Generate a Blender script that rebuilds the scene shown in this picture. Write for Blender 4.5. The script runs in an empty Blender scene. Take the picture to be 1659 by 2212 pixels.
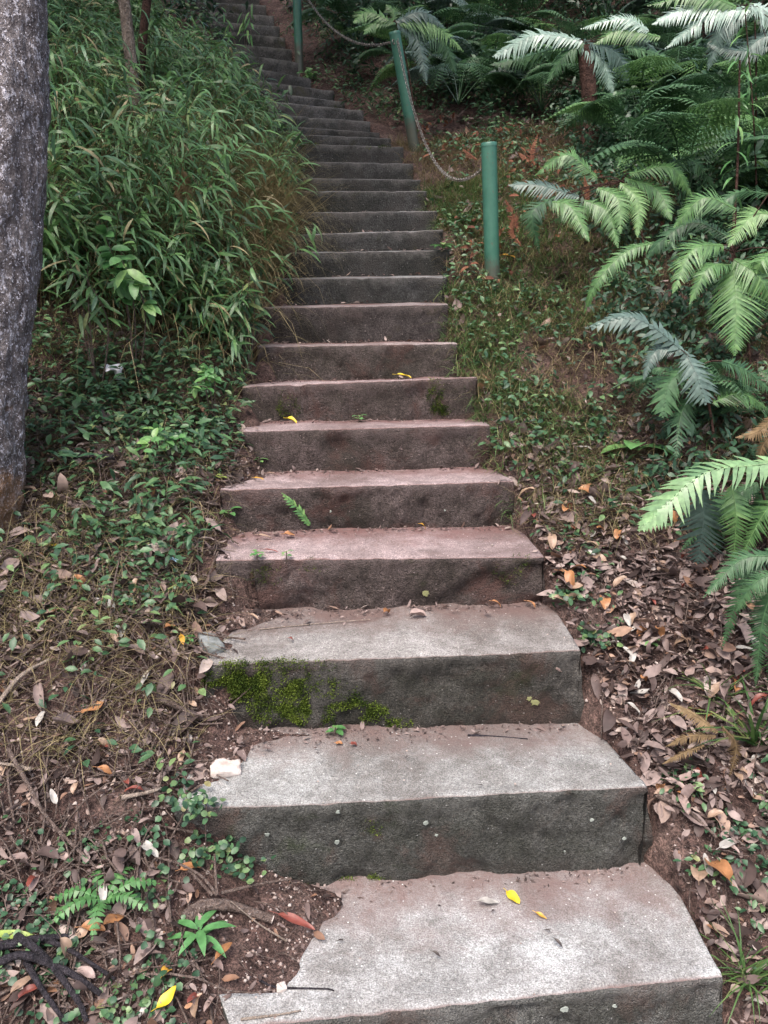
import bpy, math, random
import numpy as np
from mathutils import Vector, noise as mnoise

rs = np.random.RandomState(7)
random.seed(7)
S = bpy.context.scene
C = S.collection

# ------------------------------------------------------------------ camera, sky, sun, exposure
F = 1720.0; CX = 829.5; CY = 1106.0; PITCH = math.radians(15.2); EYE = 1.6
cam_d = bpy.data.cameras.new('camera'); cam = bpy.data.objects.new('camera', cam_d); C.objects.link(cam)
cam.location = (0, 0, EYE); cam.rotation_euler = (math.pi / 2 - PITCH, 0, 0)
cam_d.sensor_fit = 'VERTICAL'; cam_d.sensor_height = 24.0; cam_d.lens = 24.0 * F / 2212.0
cam_d.clip_start = 0.05; cam_d.clip_end = 500
S.camera = cam
SUN_EL, SUN_AZ = math.radians(62), math.radians(200)     # azimuth clockwise from +Y
W = bpy.data.worlds.new('World'); S.world = W; W.use_nodes = True
wn = W.node_tree.nodes; wl = W.node_tree.links
sky = wn.new('ShaderNodeTexSky'); sky.sky_type = 'NISHITA'; sky.sun_disc = False
sky.sun_elevation = SUN_EL; sky.sun_rotation = SUN_AZ; sky.dust_density = 6.0; sky.air_density = 1.0; sky.ozone_density = 0.6
bg = wn['Background']; wl.new(sky.outputs[0], bg.inputs[0]); bg.inputs[1].default_value = 0.15
sd = bpy.data.lights.new('sun', 'SUN'); sun = bpy.data.objects.new('sun', sd); C.objects.link(sun)
sd.energy = 1.1; sd.angle = math.radians(35); sd.color = (1, .98, .96)
sv = Vector((math.sin(SUN_AZ) * math.cos(SUN_EL), math.cos(SUN_AZ) * math.cos(SUN_EL), math.sin(SUN_EL)))
sun.rotation_euler = sv.to_track_quat('Z', 'Y').to_euler(); sun.location = (0, -3, 12)
S.view_settings.view_transform = 'Standard'; S.view_settings.look = 'None'
S.view_settings.gamma = 1; S.view_settings.exposure = 1.25
S.cycles.max_bounces = 6; S.cycles.transparent_max_bounces = 4; S.cycles.use_denoising = True

# ------------------------------------------------------------------ geometry of sight
cp, sp = math.cos(PITCH), math.sin(PITCH)
def P(x, y, D):
    """world point at forward distance D seen at photo position x, y (1659 x 2212 grid)"""
    u = (x - CX) / F; v = (CY - y) / F
    t = D / (cp + v * sp)
    return Vector((u * t, D, EYE + t * (-sp + v * cp)))
def elev(y): return math.tan(math.atan((CY - y) / F) - PITCH)

# ------------------------------------------------------------------ staircase layout
#        xl    yl    xr    yr   base_l base_r  D
NOS = [(500, 2224, 1563, 2112, 0, 0, 1.48),
       (375, 1752, 1400, 1700, 1927, 1873, 1.90),
       (438, 1438, 1255, 1405, 1580, 1562, 2.28),
       (466, 1210, 1175, 1203, 1322, 1303, 2.66),
       (475, 1058, 1112, 1040, 1148, 1137, 2.99),
       (525, 932, 1058, 918, 1022, 1010, 3.29),
       (522, 835, 1032, 815, 912, 906, 3.58),
       (555, 749, 988, 741, 826, 815, 3.86),
       (560, 665, 968, 657, 743, 737, 4.13),
       (590, 603, 964, 597, 660, 652, 4.41),
       (600, 546, 972, 540, 0, 0, 4.69),
       (605, 508, 957, 496, 0, 0, 4.98),
       (612, 459, 945, 455, 0, 0, 5.27),
       (610, 413, 922, 412, 0, 0, 5.57),
       (610, 383, 908, 388, 0, 0, 5.86),
       (600, 347, 893, 353, 0, 0, 6.16),
       (592, 308, 872, 317, 0, 0, 6.48),
       (585, 287, 845, 298, 0, 0, 6.74),
       (580, 269, 820, 286, 0, 0, 7.00),
       (574, 245, 800, 262, 0, 0, 7.28),
       (565, 216, 785, 238, 0, 0, 7.58),
       (560, 196, 745, 219, 0, 0, 7.84),
       (545, 172, 722, 195, 0, 0, 8.12),
       (520, 140, 672, 169, 0, 0, 8.45),
       (500, 113, 645, 134, 0, 0, 8.78),
       (480, 90, 630, 106, 0, 0, 9.08),
       (468, 66, 616, 80, 0, 0, 9.40),
       (455, 45, 604, 56, 0, 0, 9.72),
       (440, 24, 592, 33, 0, 0, 10.05),
       (425, 3, 575, 10, 0, 0, 10.38),
       (412, -18, 560, -13, 0, 0, 10.72),
       (400, -38, 545, -34, 0, 0, 11.06)]
STEP = []                                   # (left nosing, right nosing, base_l z, base_r z)
for k, (xl, yl, xr, yr, bl, br, D) in enumerate(NOS):
    xm, ym = (xl + xr) / 2, (yl + yr) / 2
    if k <= 4 or k >= 16:
        Z = D * elev(ym)
        dl, dr = Z / elev(yl), Z / elev(yr)
        if k >= 16: dl = D + (dl - D) * .75; dr = D + (dr - D) * .75
    else:
        dl = dr = D
    L_, R_ = P(xl, yl, dl), P(xr, yr, dr)
    if bl: zl, zr = P(xl, bl, dl).z, P(xr, br, dr).z
    else:
        zl = STEP[-1][0].z + .012 if STEP else L_.z - .2; zr = STEP[-1][1].z + .012 if STEP else R_.z - .2
    STEP.append((L_, R_, min(zl, L_.z - .06), min(zr, R_.z - .06)))
NST = len(STEP)
FLARE = [.03, .07, .045, .03, .02, .01]
FL = lambda k: FLARE[k] if 0 <= k < len(FLARE) else 0.
# two more steps run down behind the camera
yk, zk, el_, er_ = [], [], [], []
low = [(-3.0, -1.35), (.2, -.36), (.75, -.36), (1.15, -.19)]
for y, z in low: yk.append(y); zk.append(z); el_.append(-.5); er_.append(.78)
for L_, R_, zl, zr in STEP:
    yk.append((L_.y + R_.y) / 2); zk.append(((L_.z + R_.z) / 2 + (zl + zr) / 2) / 2); el_.append(L_.x); er_.append(R_.x + FL(len(er_) - len(low)) * .8)
yk.append(14); zk.append(zk[-1] + 1.15); el_.append(-3.2); er_.append(-2.4)
yk.append(40); zk.append(zk[-1] + 9); el_.append(-3.2); er_.append(-2.4)
sk = [0.] * len(low) + [(b.y - a.y) / (b.x - a.x) for a, b, _, _ in STEP] + [0., 0.]
yL = [y for y, z in low] + [a.y for a, b, _, _ in STEP] + [14, 40]; yR = [y for y, z in low] + [b.y for a, b, _, _ in STEP] + [14, 40]
yL = list(np.maximum.accumulate(yL)); yR = list(np.maximum.accumulate(yR))
yk, zk, el_, er_, sk = map(np.array, (yk, zk, el_, er_, sk))

def XY(px, py, z):
    u = (px - CX) / F; v = (CY - py) / F; t = (z - EYE) / (-sp + v * cp); return u * t, (cp + v * sp) * t
TZY, TZ, DY, DX, DS = [], [], [], [], []
for k in range(7):
    for y_ in (STEP[k][0].lerp(STEP[k][1], .2).y, STEP[k + 1][0].lerp(STEP[k + 1][1], .2).y - .002):
        TZY.append(y_); TZ.append((STEP[k][0].z + STEP[k][1].z) / 2)
for k, lst in enumerate([[(515, 2212, .12), (570, 2150, .15), (640, 2060, .22), (690, 1980, .32), (725, 1922, .48)], [(400, 1740, .06), (455, 1700, .1), (520, 1650, .12), (600, 1610, .13), (720, 1588, .12)],
                         [(440, 1430, .06), (515, 1385, .12), (600, 1350, .14), (680, 1330, .14)], [(468, 1205, .1), (500, 1175, .3), (560, 1158, .3)], [(480, 1052, .1), (500, 1040, .3), (550, 1026, .3)]]):
    for px, py, sl in lst:
        X_, Y_ = XY(px, py, STEP[k][0].z); DX.append(X_); DY.append(Y_); DS.append(sl)
o_ = np.argsort(DY); DY, DX, DS = np.array(DY)[o_], np.array(DX)[o_], np.array(DS)[o_]
# smooth lattice noise, vectorised
_tab = rs.rand(256, 256)
def vnoise(x, y, s):
    x = np.asarray(x, float) * s + 1000; y = np.asarray(y, float) * s + 1000
    xi = np.floor(x).astype(int); yi = np.floor(y).astype(int); fx = x - xi; fy = y - yi
    fx = fx * fx * (3 - 2 * fx); fy = fy * fy * (3 - 2 * fy)
    a = _tab[xi % 256, yi % 256]; b = _tab[(xi + 1) % 256, yi % 256]; c = _tab[xi % 256, (yi + 1) % 256]; d = _tab[(xi + 1) % 256, (yi + 1) % 256]
    return (a * (1 - fx) + b * fx) * (1 - fy) + (c * (1 - fx) + d * fx) * fy - .5
def sstep(a, b, v):
    t = np.clip((v - a) / (b - a), 0, 1); return t * t * (3 - 2 * t)
def Hraw(x, y):
    x = np.asarray(x, float); y = np.asarray(y, float)
    l = np.interp(y, yL, el_); r = np.interp(y, yR, er_)
    g = np.interp(y - np.interp(y, yk, sk) * np.clip(x - (l + r) / 2, -.7, .7), yk, zk)
    dl = np.maximum(l - x, 0); dr = np.maximum(x - r, 0)
    far = sstep(3.2, 5.0, y)
    slope = .16 + .22 * far
    left = slope * np.minimum(dl, 3) + .15 * np.maximum(dl - 3, 0) + .05 * sstep(0, .15, dl)
    right = (.02 + .04 * far) * np.minimum(dr, 5) + .10 * np.maximum(dr - 2.5, 0)
    n = vnoise(x, y, 1.3) * .14 + vnoise(x + 9, y, 4.) * .06 + vnoise(x, y + 5, 13.) * .028 + vnoise(x, y + 5, 30.) * .012
    n = n * sstep(0, .35, np.maximum(dl, dr)) + vnoise(x, y, 11.) * .03
    return g + left + right + n
def H(x, y):
    x = np.asarray(x, float); y = np.asarray(y, float)
    h = Hraw(x, y)
    l = np.interp(y, yL, el_); r = np.interp(y, yR, er_)
    edge = vnoise(y * 2, y * 0 + 3, 3.) * .09
    md = np.interp(y, TZY, TZ) + np.interp(y, DY, DS) * (np.interp(y, DY, DX) + vnoise(x, y, 7.) * .045 + vnoise(x, y, 23.) * .03 - x) + vnoise(x, y, 14.) * .012
    mound = np.where((y > 1.40) & (y < 3.27) & (x < np.interp(y, DY, DX) + .09), md, -9.)
    inside = sstep(.0, .10, x - l + edge - .02) * sstep(0, .07, r + edge * .3 - x + .015)
    return np.maximum(h - inside * (.22 + .2 * sstep(6, 7, y)), np.minimum(mound, h + .06))
def Hs(x, y): return float(H(x, y))
def tread_z(x, y):
    """height of the staircase surface at x, y or None"""
    for k in range(NST - 1):
        L_, R_, _, _ = STEP[k]; L2, R2, zl2, zr2 = STEP[k + 1]
        u = (x - L_.x) / (R_.x - L_.x)
        if not 0 <= u <= 1: continue
        y0 = L_.y + u * (R_.y - L_.y); y1 = L2.y + u * (R2.y - L2.y)
        if y0 <= y <= y1:
            t = (y - y0) / (y1 - y0)
            return (L_.z + u * (R_.z - L_.z)) * (1 - t) + (zl2 + u * (zr2 - zl2)) * t
    return None
def surf(x, y):
    t = tread_z(x, y); g = Hs(x, y)
    return g if t is None else max(g, t)
def G(px, py, lo=1.0, hi=13):
    """the point of the ground or steps seen at photo position px, py"""
    prev = lo; D = lo
    while D < hi:
        q = P(px, py, D)
        if q.z <= surf(q.x, q.y):
            a, b = prev, D
            for _ in range(10):
                m = (a + b) / 2; q = P(px, py, m)
                if q.z <= surf(q.x, q.y): b = m
                else: a = m
            q = P(px, py, b); return Vector((q.x, q.y, surf(q.x, q.y)))
        prev = D; D += .02
    return P(px, py, hi)

# ------------------------------------------------------------------ materials
def newmat(name):
    m = bpy.data.materials.new(name); m.use_nodes = True
    return m, m.node_tree.nodes, m.node_tree.links, m.node_tree.nodes['Principled BSDF']
def N_(nodes, t, **kw):
    n = nodes.new(t)
    for k, v in kw.items(): setattr(n, k, v)
    return n
def ramp(nodes, stops, interp='LINEAR'):
    r = nodes.new('ShaderNodeValToRGB'); r.color_ramp.interpolation = interp
    e = r.color_ramp.elements
    while len(e) < len(stops): e.new(.5)
    for i, (p_, c_) in enumerate(stops):
        e[i].position = p_; e[i].color = (*c_, 1) if len(c_) == 3 else c_
    return r
def noise_(nodes, links, scale, detail=4, rough=.6, coord=None, dist=0):
    n = nodes.new('ShaderNodeTexNoise'); n.inputs['Scale'].default_value = scale; n.inputs['Detail'].default_value = detail
    n.inputs['Roughness'].default_value = rough; n.inputs['Distortion'].default_value = dist
    if coord is not None: links.new(coord, n.inputs['Vector'])
    return n
def mix(nodes, links, fac, a, b, blend='MIX'):
    m = nodes.new('ShaderNodeMix'); m.data_type = 'RGBA'; m.blend_type = blend
    for sock, v in ((m.inputs[0], fac), (m.inputs[6], a), (m.inputs[7], b)):
        if hasattr(v, 'links') or hasattr(v, 'is_linked'): links.new(v, sock)
        elif isinstance(v, (int, float)): sock.default_value = v
        else: sock.default_value = (*v, 1)
    return m.outputs[2]
def leafmat(name, stops, rough=.5, trans=.25, spec=.4, scale=60):
    m, n, l, b = newmat(name)
    at = N_(n, 'ShaderNodeAttribute', attribute_name='rnd')
    r = ramp(n, stops); l.new(at.outputs['Fac'], r.inputs[0])
    geo = N_(n, 'ShaderNodeNewGeometry')
    nz = noise_(n, l, scale, 2, .5, geo.outputs['Position'])
    rr = ramp(n, [(.3, (.72, .72, .72)), (.7, (1.15, 1.15, 1.15))]); l.new(nz.outputs[0], rr.inputs[0])
    col = mix(n, l, 1.0, r.outputs[0], rr.outputs[0], 'MULTIPLY')
    l.new(col, b.inputs['Base Color']); b.inputs['Roughness'].default_value = rough
    b.inputs['Specular IOR Level'].default_value = spec
    if trans:
        t = n.new('ShaderNodeBsdfTranslucent'); l.new(col, t.inputs[0])
        ms = n.new('ShaderNodeMixShader'); ms.inputs[0].default_value = trans
        l.new(b.outputs[0], ms.inputs[1]); l.new(t.outputs[0], ms.inputs[2])
        l.new(ms.outputs[0], n['Material Output'].inputs[0])
    return m
M = {}
M['bamboo'] = leafmat('bamboo leaf', [(0, (.03, .07, .03)), (.3, (.065, .15, .052)), (.62, (.11, .225, .075)), (.8, (.095, .20, .115)), (.92, (.20, .27, .095)), (1, (.32, .27, .15))], .42, .3, .5)
M['fern'] = leafmat('fern leaf', [(0, (.055, .125, .045)), (.5, (.105, .225, .075)), (1, (.19, .33, .12))], .4, .3, .55)
M['fernpale'] = leafmat('pale fern leaf', [(0, (.13, .25, .12)), (.5, (.24, .40, .19)), (1, (.36, .52, .27))], .34, .3, .7)  # green lightened to carry the sheen of the sky
M['fernsheen'] = leafmat('sheen fern leaf', [(0, (.22, .34, .27)), (.5, (.36, .50, .42)), (1, (.55, .66, .60))], .3, .3, .8)  # sky sheen painted in as a whitish leaf colour
M['ferndark'] = leafmat('dark fern leaf', [(0, (.022, .06, .03)), (.5, (.05, .12, .052)), (1, (.09, .185, .08))], .45, .25, .45)
M['ferngrey'] = leafmat('grey green fern leaf', [(0, (.045, .085, .07)), (.5, (.075, .125, .105)), (1, (.12, .18, .155))], .4, .2, .5)
M['ferndry'] = leafmat('dry fern leaf', [(0, (.09, .06, .035)), (.5, (.17, .115, .06)), (1, (.25, .18, .10))], .7, .15, .2)
M['fernred'] = leafmat('red dry fern leaf', [(0, (.09, .035, .025)), (.5, (.17, .065, .04)), (1, (.26, .12, .07))], .7, .15, .2)
M['cover'] = leafmat('ground cover leaf', [(0, (.018, .05, .028)), (.35, (.04, .10, .05)), (.7, (.08, .165, .07)), (.93, (.18, .27, .11)), (1, (.25, .20, .09))], .42, .25, .5)
M['bright'] = leafmat('bright green leaf', [(0, (.06, .17, .05)), (.6, (.11, .26, .09)), (1, (.22, .38, .12))], .4, .3, .5)
M['shrub'] = leafmat('shrub leaf', [(0, (.012, .035, .018)), (.5, (.03, .075, .04)), (.85, (.055, .13, .06)), (1, (.11, .19, .07))], .45, .25, .5)
M['grass'] = leafmat('grass blade', [(0, (.04, .10, .03)), (.6, (.09, .17, .05)), (1, (.20, .24, .09))], .5, .3, .4)
M['drygrass'] = leafmat('dry grass', [(0, (.08, .07, .035)), (.5, (.20, .17, .085)), (1, (.36, .29, .17))], .7, .2, .2)
M['litter'] = leafmat('dead leaf', [(0, (.035, .024, .022)), (.3, (.10, .07, .064)), (.55, (.19, .14, .13)), (.82, (.30, .235, .215)), (.89, (.19, .10, .06)), (.97, (.40, .34, .31)), (1, (.30, .15, .07))], .6, .12, .35, 45)
M['canopy'] = leafmat('canopy leaf', [(0, (.02, .05, .02)), (1, (.06, .12, .04))], .5, .3, .4)
def solidleaf(name, c, rough=.45, trans=.15, var=.7):
    m, n, l, b = newmat(name)
    geo = N_(n, 'ShaderNodeNewGeometry')
    nz = noise_(n, l, 55, 3, .6, geo.outputs['Position'])
    r = ramp(n, [(.35, tuple(v * var for v in c)), (.65, c)]); l.new(nz.outputs[0], r.inputs[0])
    l.new(r.outputs[0], b.inputs['Base Color']); b.inputs['Roughness'].default_value = rough
    if trans:
        t = n.new('ShaderNodeBsdfTranslucent'); l.new(r.outputs[0], t.inputs[0])
        ms = n.new('ShaderNodeMixShader'); ms.inputs[0].default_value = trans
        l.new(b.outputs[0], ms.inputs[1]); l.new(t.outputs[0], ms.inputs[2]); l.new(ms.outputs[0], n['Material Output'].inputs[0])
    return m
M['yellow'] = solidleaf('yellow leaf', (.62, .45, .03), var=.85)
M['ochre'] = solidleaf('ochre leaf', (.60, .33, .05))
M['orange'] = solidleaf('orange brown leaf', (.40, .19, .085))
M['tan'] = solidleaf('tan leaf', (.36, .25, .18))
M['palegrey'] = solidleaf('pale grey leaf', (.42, .40, .37))
M['pink'] = solidleaf('pinkish dry leaf', (.34, .25, .225))
M['redbrown'] = solidleaf('red brown leaf', (.22, .06, .045))
M['red'] = solidleaf('red leaf', (.36, .05, .035))
M['green'] = solidleaf('green leaf', (.09, .24, .08))
M['yellowgreen'] = solidleaf('yellow green leaf', (.32, .42, .10))
M['husk'] = solidleaf('dark husk', (.06, .045, .04))
M['paper'] = solidleaf('white scrap', (.75, .74, .76), .6, .1, .9)
M['blue'] = solidleaf('pale blue scrap', (.42, .62, .72), .4, .1, .9)

def bumped(m, n, l, b, height, strength, dist=.01):
    bp = n.new('ShaderNodeBump'); bp.inputs['Strength'].default_value = strength; bp.inputs['Distance'].default_value = dist
    l.new(height, bp.inputs['Height']); l.new(bp.outputs[0], b.inputs['Normal'])
def dirt_by_place(n, l, c, kind, pos):
    at = N_(n, 'ShaderNodeAttribute', attribute_name='rnd'); nn = noise_(n, l, 7, 7, .75, pos, .3)
    ma = n.new('ShaderNodeMath'); ma.operation = 'MULTIPLY_ADD'; ma.inputs[1].default_value = 1.5; l.new(nn.outputs[0], ma.inputs[0]); l.new(at.outputs['Fac'], ma.inputs[2])
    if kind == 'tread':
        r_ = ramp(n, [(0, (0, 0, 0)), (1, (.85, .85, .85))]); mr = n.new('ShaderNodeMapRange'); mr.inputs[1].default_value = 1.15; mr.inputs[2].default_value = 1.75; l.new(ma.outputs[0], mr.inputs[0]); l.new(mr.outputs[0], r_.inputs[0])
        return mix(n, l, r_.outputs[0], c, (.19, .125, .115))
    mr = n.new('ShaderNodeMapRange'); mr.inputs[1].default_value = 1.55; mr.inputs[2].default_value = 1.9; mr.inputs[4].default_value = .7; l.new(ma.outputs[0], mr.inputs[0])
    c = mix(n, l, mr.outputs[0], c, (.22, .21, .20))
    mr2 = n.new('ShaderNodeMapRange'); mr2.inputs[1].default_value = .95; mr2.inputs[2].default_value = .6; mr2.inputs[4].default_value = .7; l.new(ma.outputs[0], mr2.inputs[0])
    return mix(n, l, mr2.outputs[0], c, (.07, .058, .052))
def concrete(name, dark, light, speck, stain, stain_amt, bump=.5, rough=.85, green=(.05, .07, .02), greenpos=.62, grit=(.65, 1.25), red=None):
    m, n, l, b = newmat(name)
    geo = N_(n, 'ShaderNodeNewGeometry'); pos = geo.outputs['Position']
    oi = N_(n, 'ShaderNodeObjectInfo')
    n1 = noise_(n, l, 8, 6, .75, pos, .5); n2 = noise_(n, l, 95, 3, .75, pos); n3 = noise_(n, l, 2.3, 6, .7, pos, .4); n4 = noise_(n, l, 230, 2, .6, pos)
    r1 = ramp(n, [(.36, dark), (.64, light)]); l.new(n1.outputs[0], r1.inputs[0])
    r2 = ramp(n, [(.30, (grit[0],) * 3), (.5, (1, 1, 1)), (.72, (grit[1],) * 3)]); l.new(n2.outputs[0], r2.inputs[0])
    c = mix(n, l, 1, r1.outputs[0], r2.outputs[0], 'MULTIPLY')
    r3 = ramp(n, [(.40, (0, 0, 0)), (.62, (stain_amt,) * 3)]); l.new(n3.outputs[0], r3.inputs[0])
    c = mix(n, l, r3.outputs[0], c, stain)
    if red:
        n6 = noise_(n, l, 3.1, 7, .7, pos, .6); r6 = ramp(n, [(.50, (0, 0, 0)), (.60, (.75, .75, .75))]); l.new(n6.outputs[0], r6.inputs[0]); c = mix(n, l, r6.outputs[0], c, red)
    n7 = noise_(n, l, 260, 2, .6, pos); r7 = ramp(n, [(.35, (.6,) * 3), (.65, (1.4,) * 3)]); l.new(n7.outputs[0], r7.inputs[0]); c = mix(n, l, 1, c, r7.outputs[0], 'MULTIPLY')
    c = dirt_by_place(n, l, c, 'riser' if red else 'tread', pos)
    # algae
    ng = noise_(n, l, 3.4, 8, .72, pos, .3); rg = ramp(n, [(greenpos, (0, 0, 0)), (greenpos + .1, (.7, .7, .7))]); l.new(ng.outputs[0], rg.inputs[0])
    c = mix(n, l, rg.outputs[0], c, green)
    # grit: pale grains of exposed aggregate
    vo = n.new('ShaderNodeTexVoronoi'); vo.inputs['Scale'].default_value = 75; l.new(pos, vo.inputs['Vector'])
    rv = ramp(n, [(.12, (1, 1, 1)), (.2, (0, 0, 0))]); l.new(vo.outputs['Distance'], rv.inputs[0])
    sel = n.new('ShaderNodeSeparateColor'); l.new(vo.outputs['Color'], sel.inputs[0])
    gt = n.new('ShaderNodeMath'); gt.operation = 'GREATER_THAN'; gt.inputs[1].default_value = .87; l.new(sel.outputs[0], gt.inputs[0])
    mm = n.new('ShaderNodeMath'); mm.operation = 'MULTIPLY'; l.new(rv.outputs[0], mm.inputs[0]); l.new(gt.outputs[0], mm.inputs[1])
    c = mix(n, l, mm.outputs[0], c, speck)
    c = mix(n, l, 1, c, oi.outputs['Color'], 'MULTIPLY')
    l.new(c, b.inputs['Base Color']); b.inputs['Roughness'].default_value = rough; b.inputs['Specular IOR Level'].default_value = .25
    ad = n.new('ShaderNodeMath'); ad.operation = 'ADD'; l.new(n2.outputs[0], ad.inputs[0]); l.new(n4.outputs[0], ad.inputs[1])
    bumped(m, n, l, b, ad.outputs[0], bump, .016 if red else .006)
    return m
M['tread'] = concrete('worn concrete', (.27, .265, .26), (.48, .475, .47), (.68, .66, .64), (.14, .12, .11), .75, .6, green=(.17, .17, .13), greenpos=.72)
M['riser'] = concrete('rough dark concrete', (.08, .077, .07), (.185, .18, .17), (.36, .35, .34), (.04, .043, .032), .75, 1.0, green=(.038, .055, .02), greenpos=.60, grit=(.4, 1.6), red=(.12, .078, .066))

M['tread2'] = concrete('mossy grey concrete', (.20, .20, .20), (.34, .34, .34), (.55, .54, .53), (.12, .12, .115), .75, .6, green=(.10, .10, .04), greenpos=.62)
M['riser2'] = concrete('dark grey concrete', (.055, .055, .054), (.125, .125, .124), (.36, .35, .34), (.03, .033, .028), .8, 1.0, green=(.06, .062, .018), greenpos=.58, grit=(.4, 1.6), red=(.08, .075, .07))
m, n, l, b = newmat('soil'); M['soil'] = m
pos = N_(n, 'ShaderNodeNewGeometry').outputs['Position']
n1 = noise_(n, l, 4, 6, .7, pos); n2 = noise_(n, l, 45, 4, .75, pos); n3 = noise_(n, l, 160, 3, .7, pos)
r1 = ramp(n, [(.3, (.045, .031, .028)), (.5, (.115, .076, .069)), (.7, (.20, .145, .13))]); l.new(n1.outputs[0], r1.inputs[0])
r2 = ramp(n, [(.3, (.35, .35, .35)), (.5, (1, 1, 1)), (.7, (2.1, 2.0, 1.95))]); l.new(n2.outputs[0], r2.inputs[0])
c = mix(n, l, 1, r1.outputs[0], r2.outputs[0], 'MULTIPLY')
r4 = ramp(n, [(.35, (.5, .5, .5)), (.65, (1.6, 1.55, 1.5))]); l.new(n3.outputs[0], r4.inputs[0]); c = mix(n, l, 1, c, r4.outputs[0], 'MULTIPLY')
l.new(c, b.inputs['Base Color']); b.inputs['Roughness'].default_value = .95; b.inputs['Specular IOR Level'].default_value = .15
ad = n.new('ShaderNodeMath'); ad.operation = 'ADD'; l.new(n2.outputs[0], ad.inputs[0]); l.new(n3.outputs[0], ad.inputs[1]); bumped(m, n, l, b, ad.outputs[0], 1., .03)

def bark(name, a, bcol, lichen, lamt, sc=1., orange=None):
    m, n, l, b = newmat(name)
    tc = N_(n, 'ShaderNodeTexCoord'); mp = N_(n, 'ShaderNodeMapping'); mp.inputs['Scale'].default_value = (1, 1, .65); l.new(tc.outputs['Object'], mp.inputs[0])
    n1 = noise_(n, l, 22 * sc, 5, .7, mp.outputs[0]); n2 = noise_(n, l, 55 * sc, 4, .7, mp.outputs[0])
    r1 = ramp(n, [(.35, a), (.65, bcol)]); l.new(n1.outputs[0], r1.inputs[0])
    r2 = ramp(n, [(.54, (0, 0, 0)), (.64, (lamt,) * 3)]); l.new(n2.outputs[0], r2.inputs[0])
    c = mix(n, l, r2.outputs[0], r1.outputs[0], lichen)
    n8 = noise_(n, l, 130 * sc, 2, .6, tc.outputs['Object']); r8 = ramp(n, [(.60, (0, 0, 0)), (.68, (lamt,) * 3)]); l.new(n8.outputs[0], r8.inputs[0]); c = mix(n, l, r8.outputs[0], c, tuple(min(1, v * 1.5) for v in lichen))
    if orange:
        n5 = noise_(n, l, 5, 4, .65, tc.outputs['Object']); sx = n.new('ShaderNodeSeparateXYZ'); l.new(tc.outputs['Object'], sx.inputs[0])
        mr = n.new('ShaderNodeMapRange'); mr.inputs[1].default_value = 1.6; mr.inputs[2].default_value = .9; mr.inputs[3].default_value = -.25; mr.inputs[4].default_value = .22; l.new(sx.outputs['Z'], mr.inputs[0])
        ad = n.new('ShaderNodeMath'); ad.operation = 'ADD'; l.new(n5.outputs[0], ad.inputs[0]); l.new(mr.outputs[0], ad.inputs[1])
        ro = ramp(n, [(.58, (0, 0, 0)), (.74, (.6, .6, .6))]); l.new(ad.outputs[0], ro.inputs[0])
        c = mix(n, l, ro.outputs[0], c, orange)
    l.new(c, b.inputs['Base Color']); b.inputs['Roughness'].default_value = .9; b.inputs['Specular IOR Level'].default_value = .2
    ad2 = n.new('ShaderNodeMath'); ad2.operation = 'ADD'; l.new(n1.outputs[0], ad2.inputs[0]); l.new(n2.outputs[0], ad2.inputs[1]); bumped(m, n, l, b, ad2.outputs[0], 1., .03)
    return m
M['bark'] = bark('rough speckled bark', (.065, .054, .056), (.19, .17, .172), (.46, .45, .50), .95, 1., (.22, .11, .04))
M['barkgrey'] = bark('grey brown bark', (.09, .07, .06), (.22, .18, .15), (.32, .29, .26), .5)
M['fernbark'] = bark('fibrous red brown bark', (.03, .017, .014), (.085, .045, .035), (.12, .07, .06), .4)
M['stick'] = bark('dry stick bark', (.10, .07, .06), (.24, .18, .155), (.36, .30, .27), .5, 2)
M['palestick'] = bark('bleached stick', (.28, .22, .18), (.45, .37, .31), (.55, .48, .42), .5, 2)
M['darkstick'] = bark('wet dark stick', (.02, .018, .022), (.06, .052, .062), (.11, .10, .12), .5, 2)

m, n, l, b = newmat('green gloss paint'); M['post'] = m
pos = N_(n, 'ShaderNodeTexCoord').outputs['Object']
n1 = noise_(n, l, 9, 5, .7, pos); r1 = ramp(n, [(.3, (.03, .105, .075)), (.7, (.055, .16, .115))]); l.new(n1.outputs[0], r1.inputs[0])
n2 = noise_(n, l, 26, 6, .75, pos); r2 = ramp(n, [(.60, (0, 0, 0)), (.66, (.8, .8, .8))]); l.new(n2.outputs[0], r2.inputs[0])
c = mix(n, l, r2.outputs[0], r1.outputs[0], (.09, .085, .06))
sz = n.new('ShaderNodeSeparateXYZ'); l.new(pos, sz.inputs[0]); mz = n.new('ShaderNodeMath'); mz.operation = 'MULTIPLY_ADD'; mz.inputs[1].default_value = -.22; l.new(n2.outputs[0], mz.inputs[0]); l.new(sz.outputs['Z'], mz.inputs[2])
mq = n.new('ShaderNodeMapRange'); mq.inputs[1].default_value = .06; mq.inputs[2].default_value = -.04; mq.inputs[4].default_value = .8; l.new(mz.outputs[0], mq.inputs[0]); c = mix(n, l, mq.outputs[0], c, (.07, .055, .045))
l.new(c, b.inputs['Base Color']); r3 = ramp(n, [(.3, (.25, .25, .25)), (.7, (.5, .5, .5))]); l.new(n1.outputs[0], r3.inputs[0]); l.new(r3.outputs[0], b.inputs['Roughness'])
m, n, l, b = newmat('galvanised rusty steel'); M['chain'] = m
pos = N_(n, 'ShaderNodeNewGeometry').outputs['Position']; n1 = noise_(n, l, 60, 3, .6, pos)
r1 = ramp(n, [(.35, (.09, .07, .06)), (.65, (.31, .29, .27))]); l.new(n1.outputs[0], r1.inputs[0]); l.new(r1.outputs[0], b.inputs['Base Color'])
b.inputs['Metallic'].default_value = .5; b.inputs['Roughness'].default_value = .45
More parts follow.
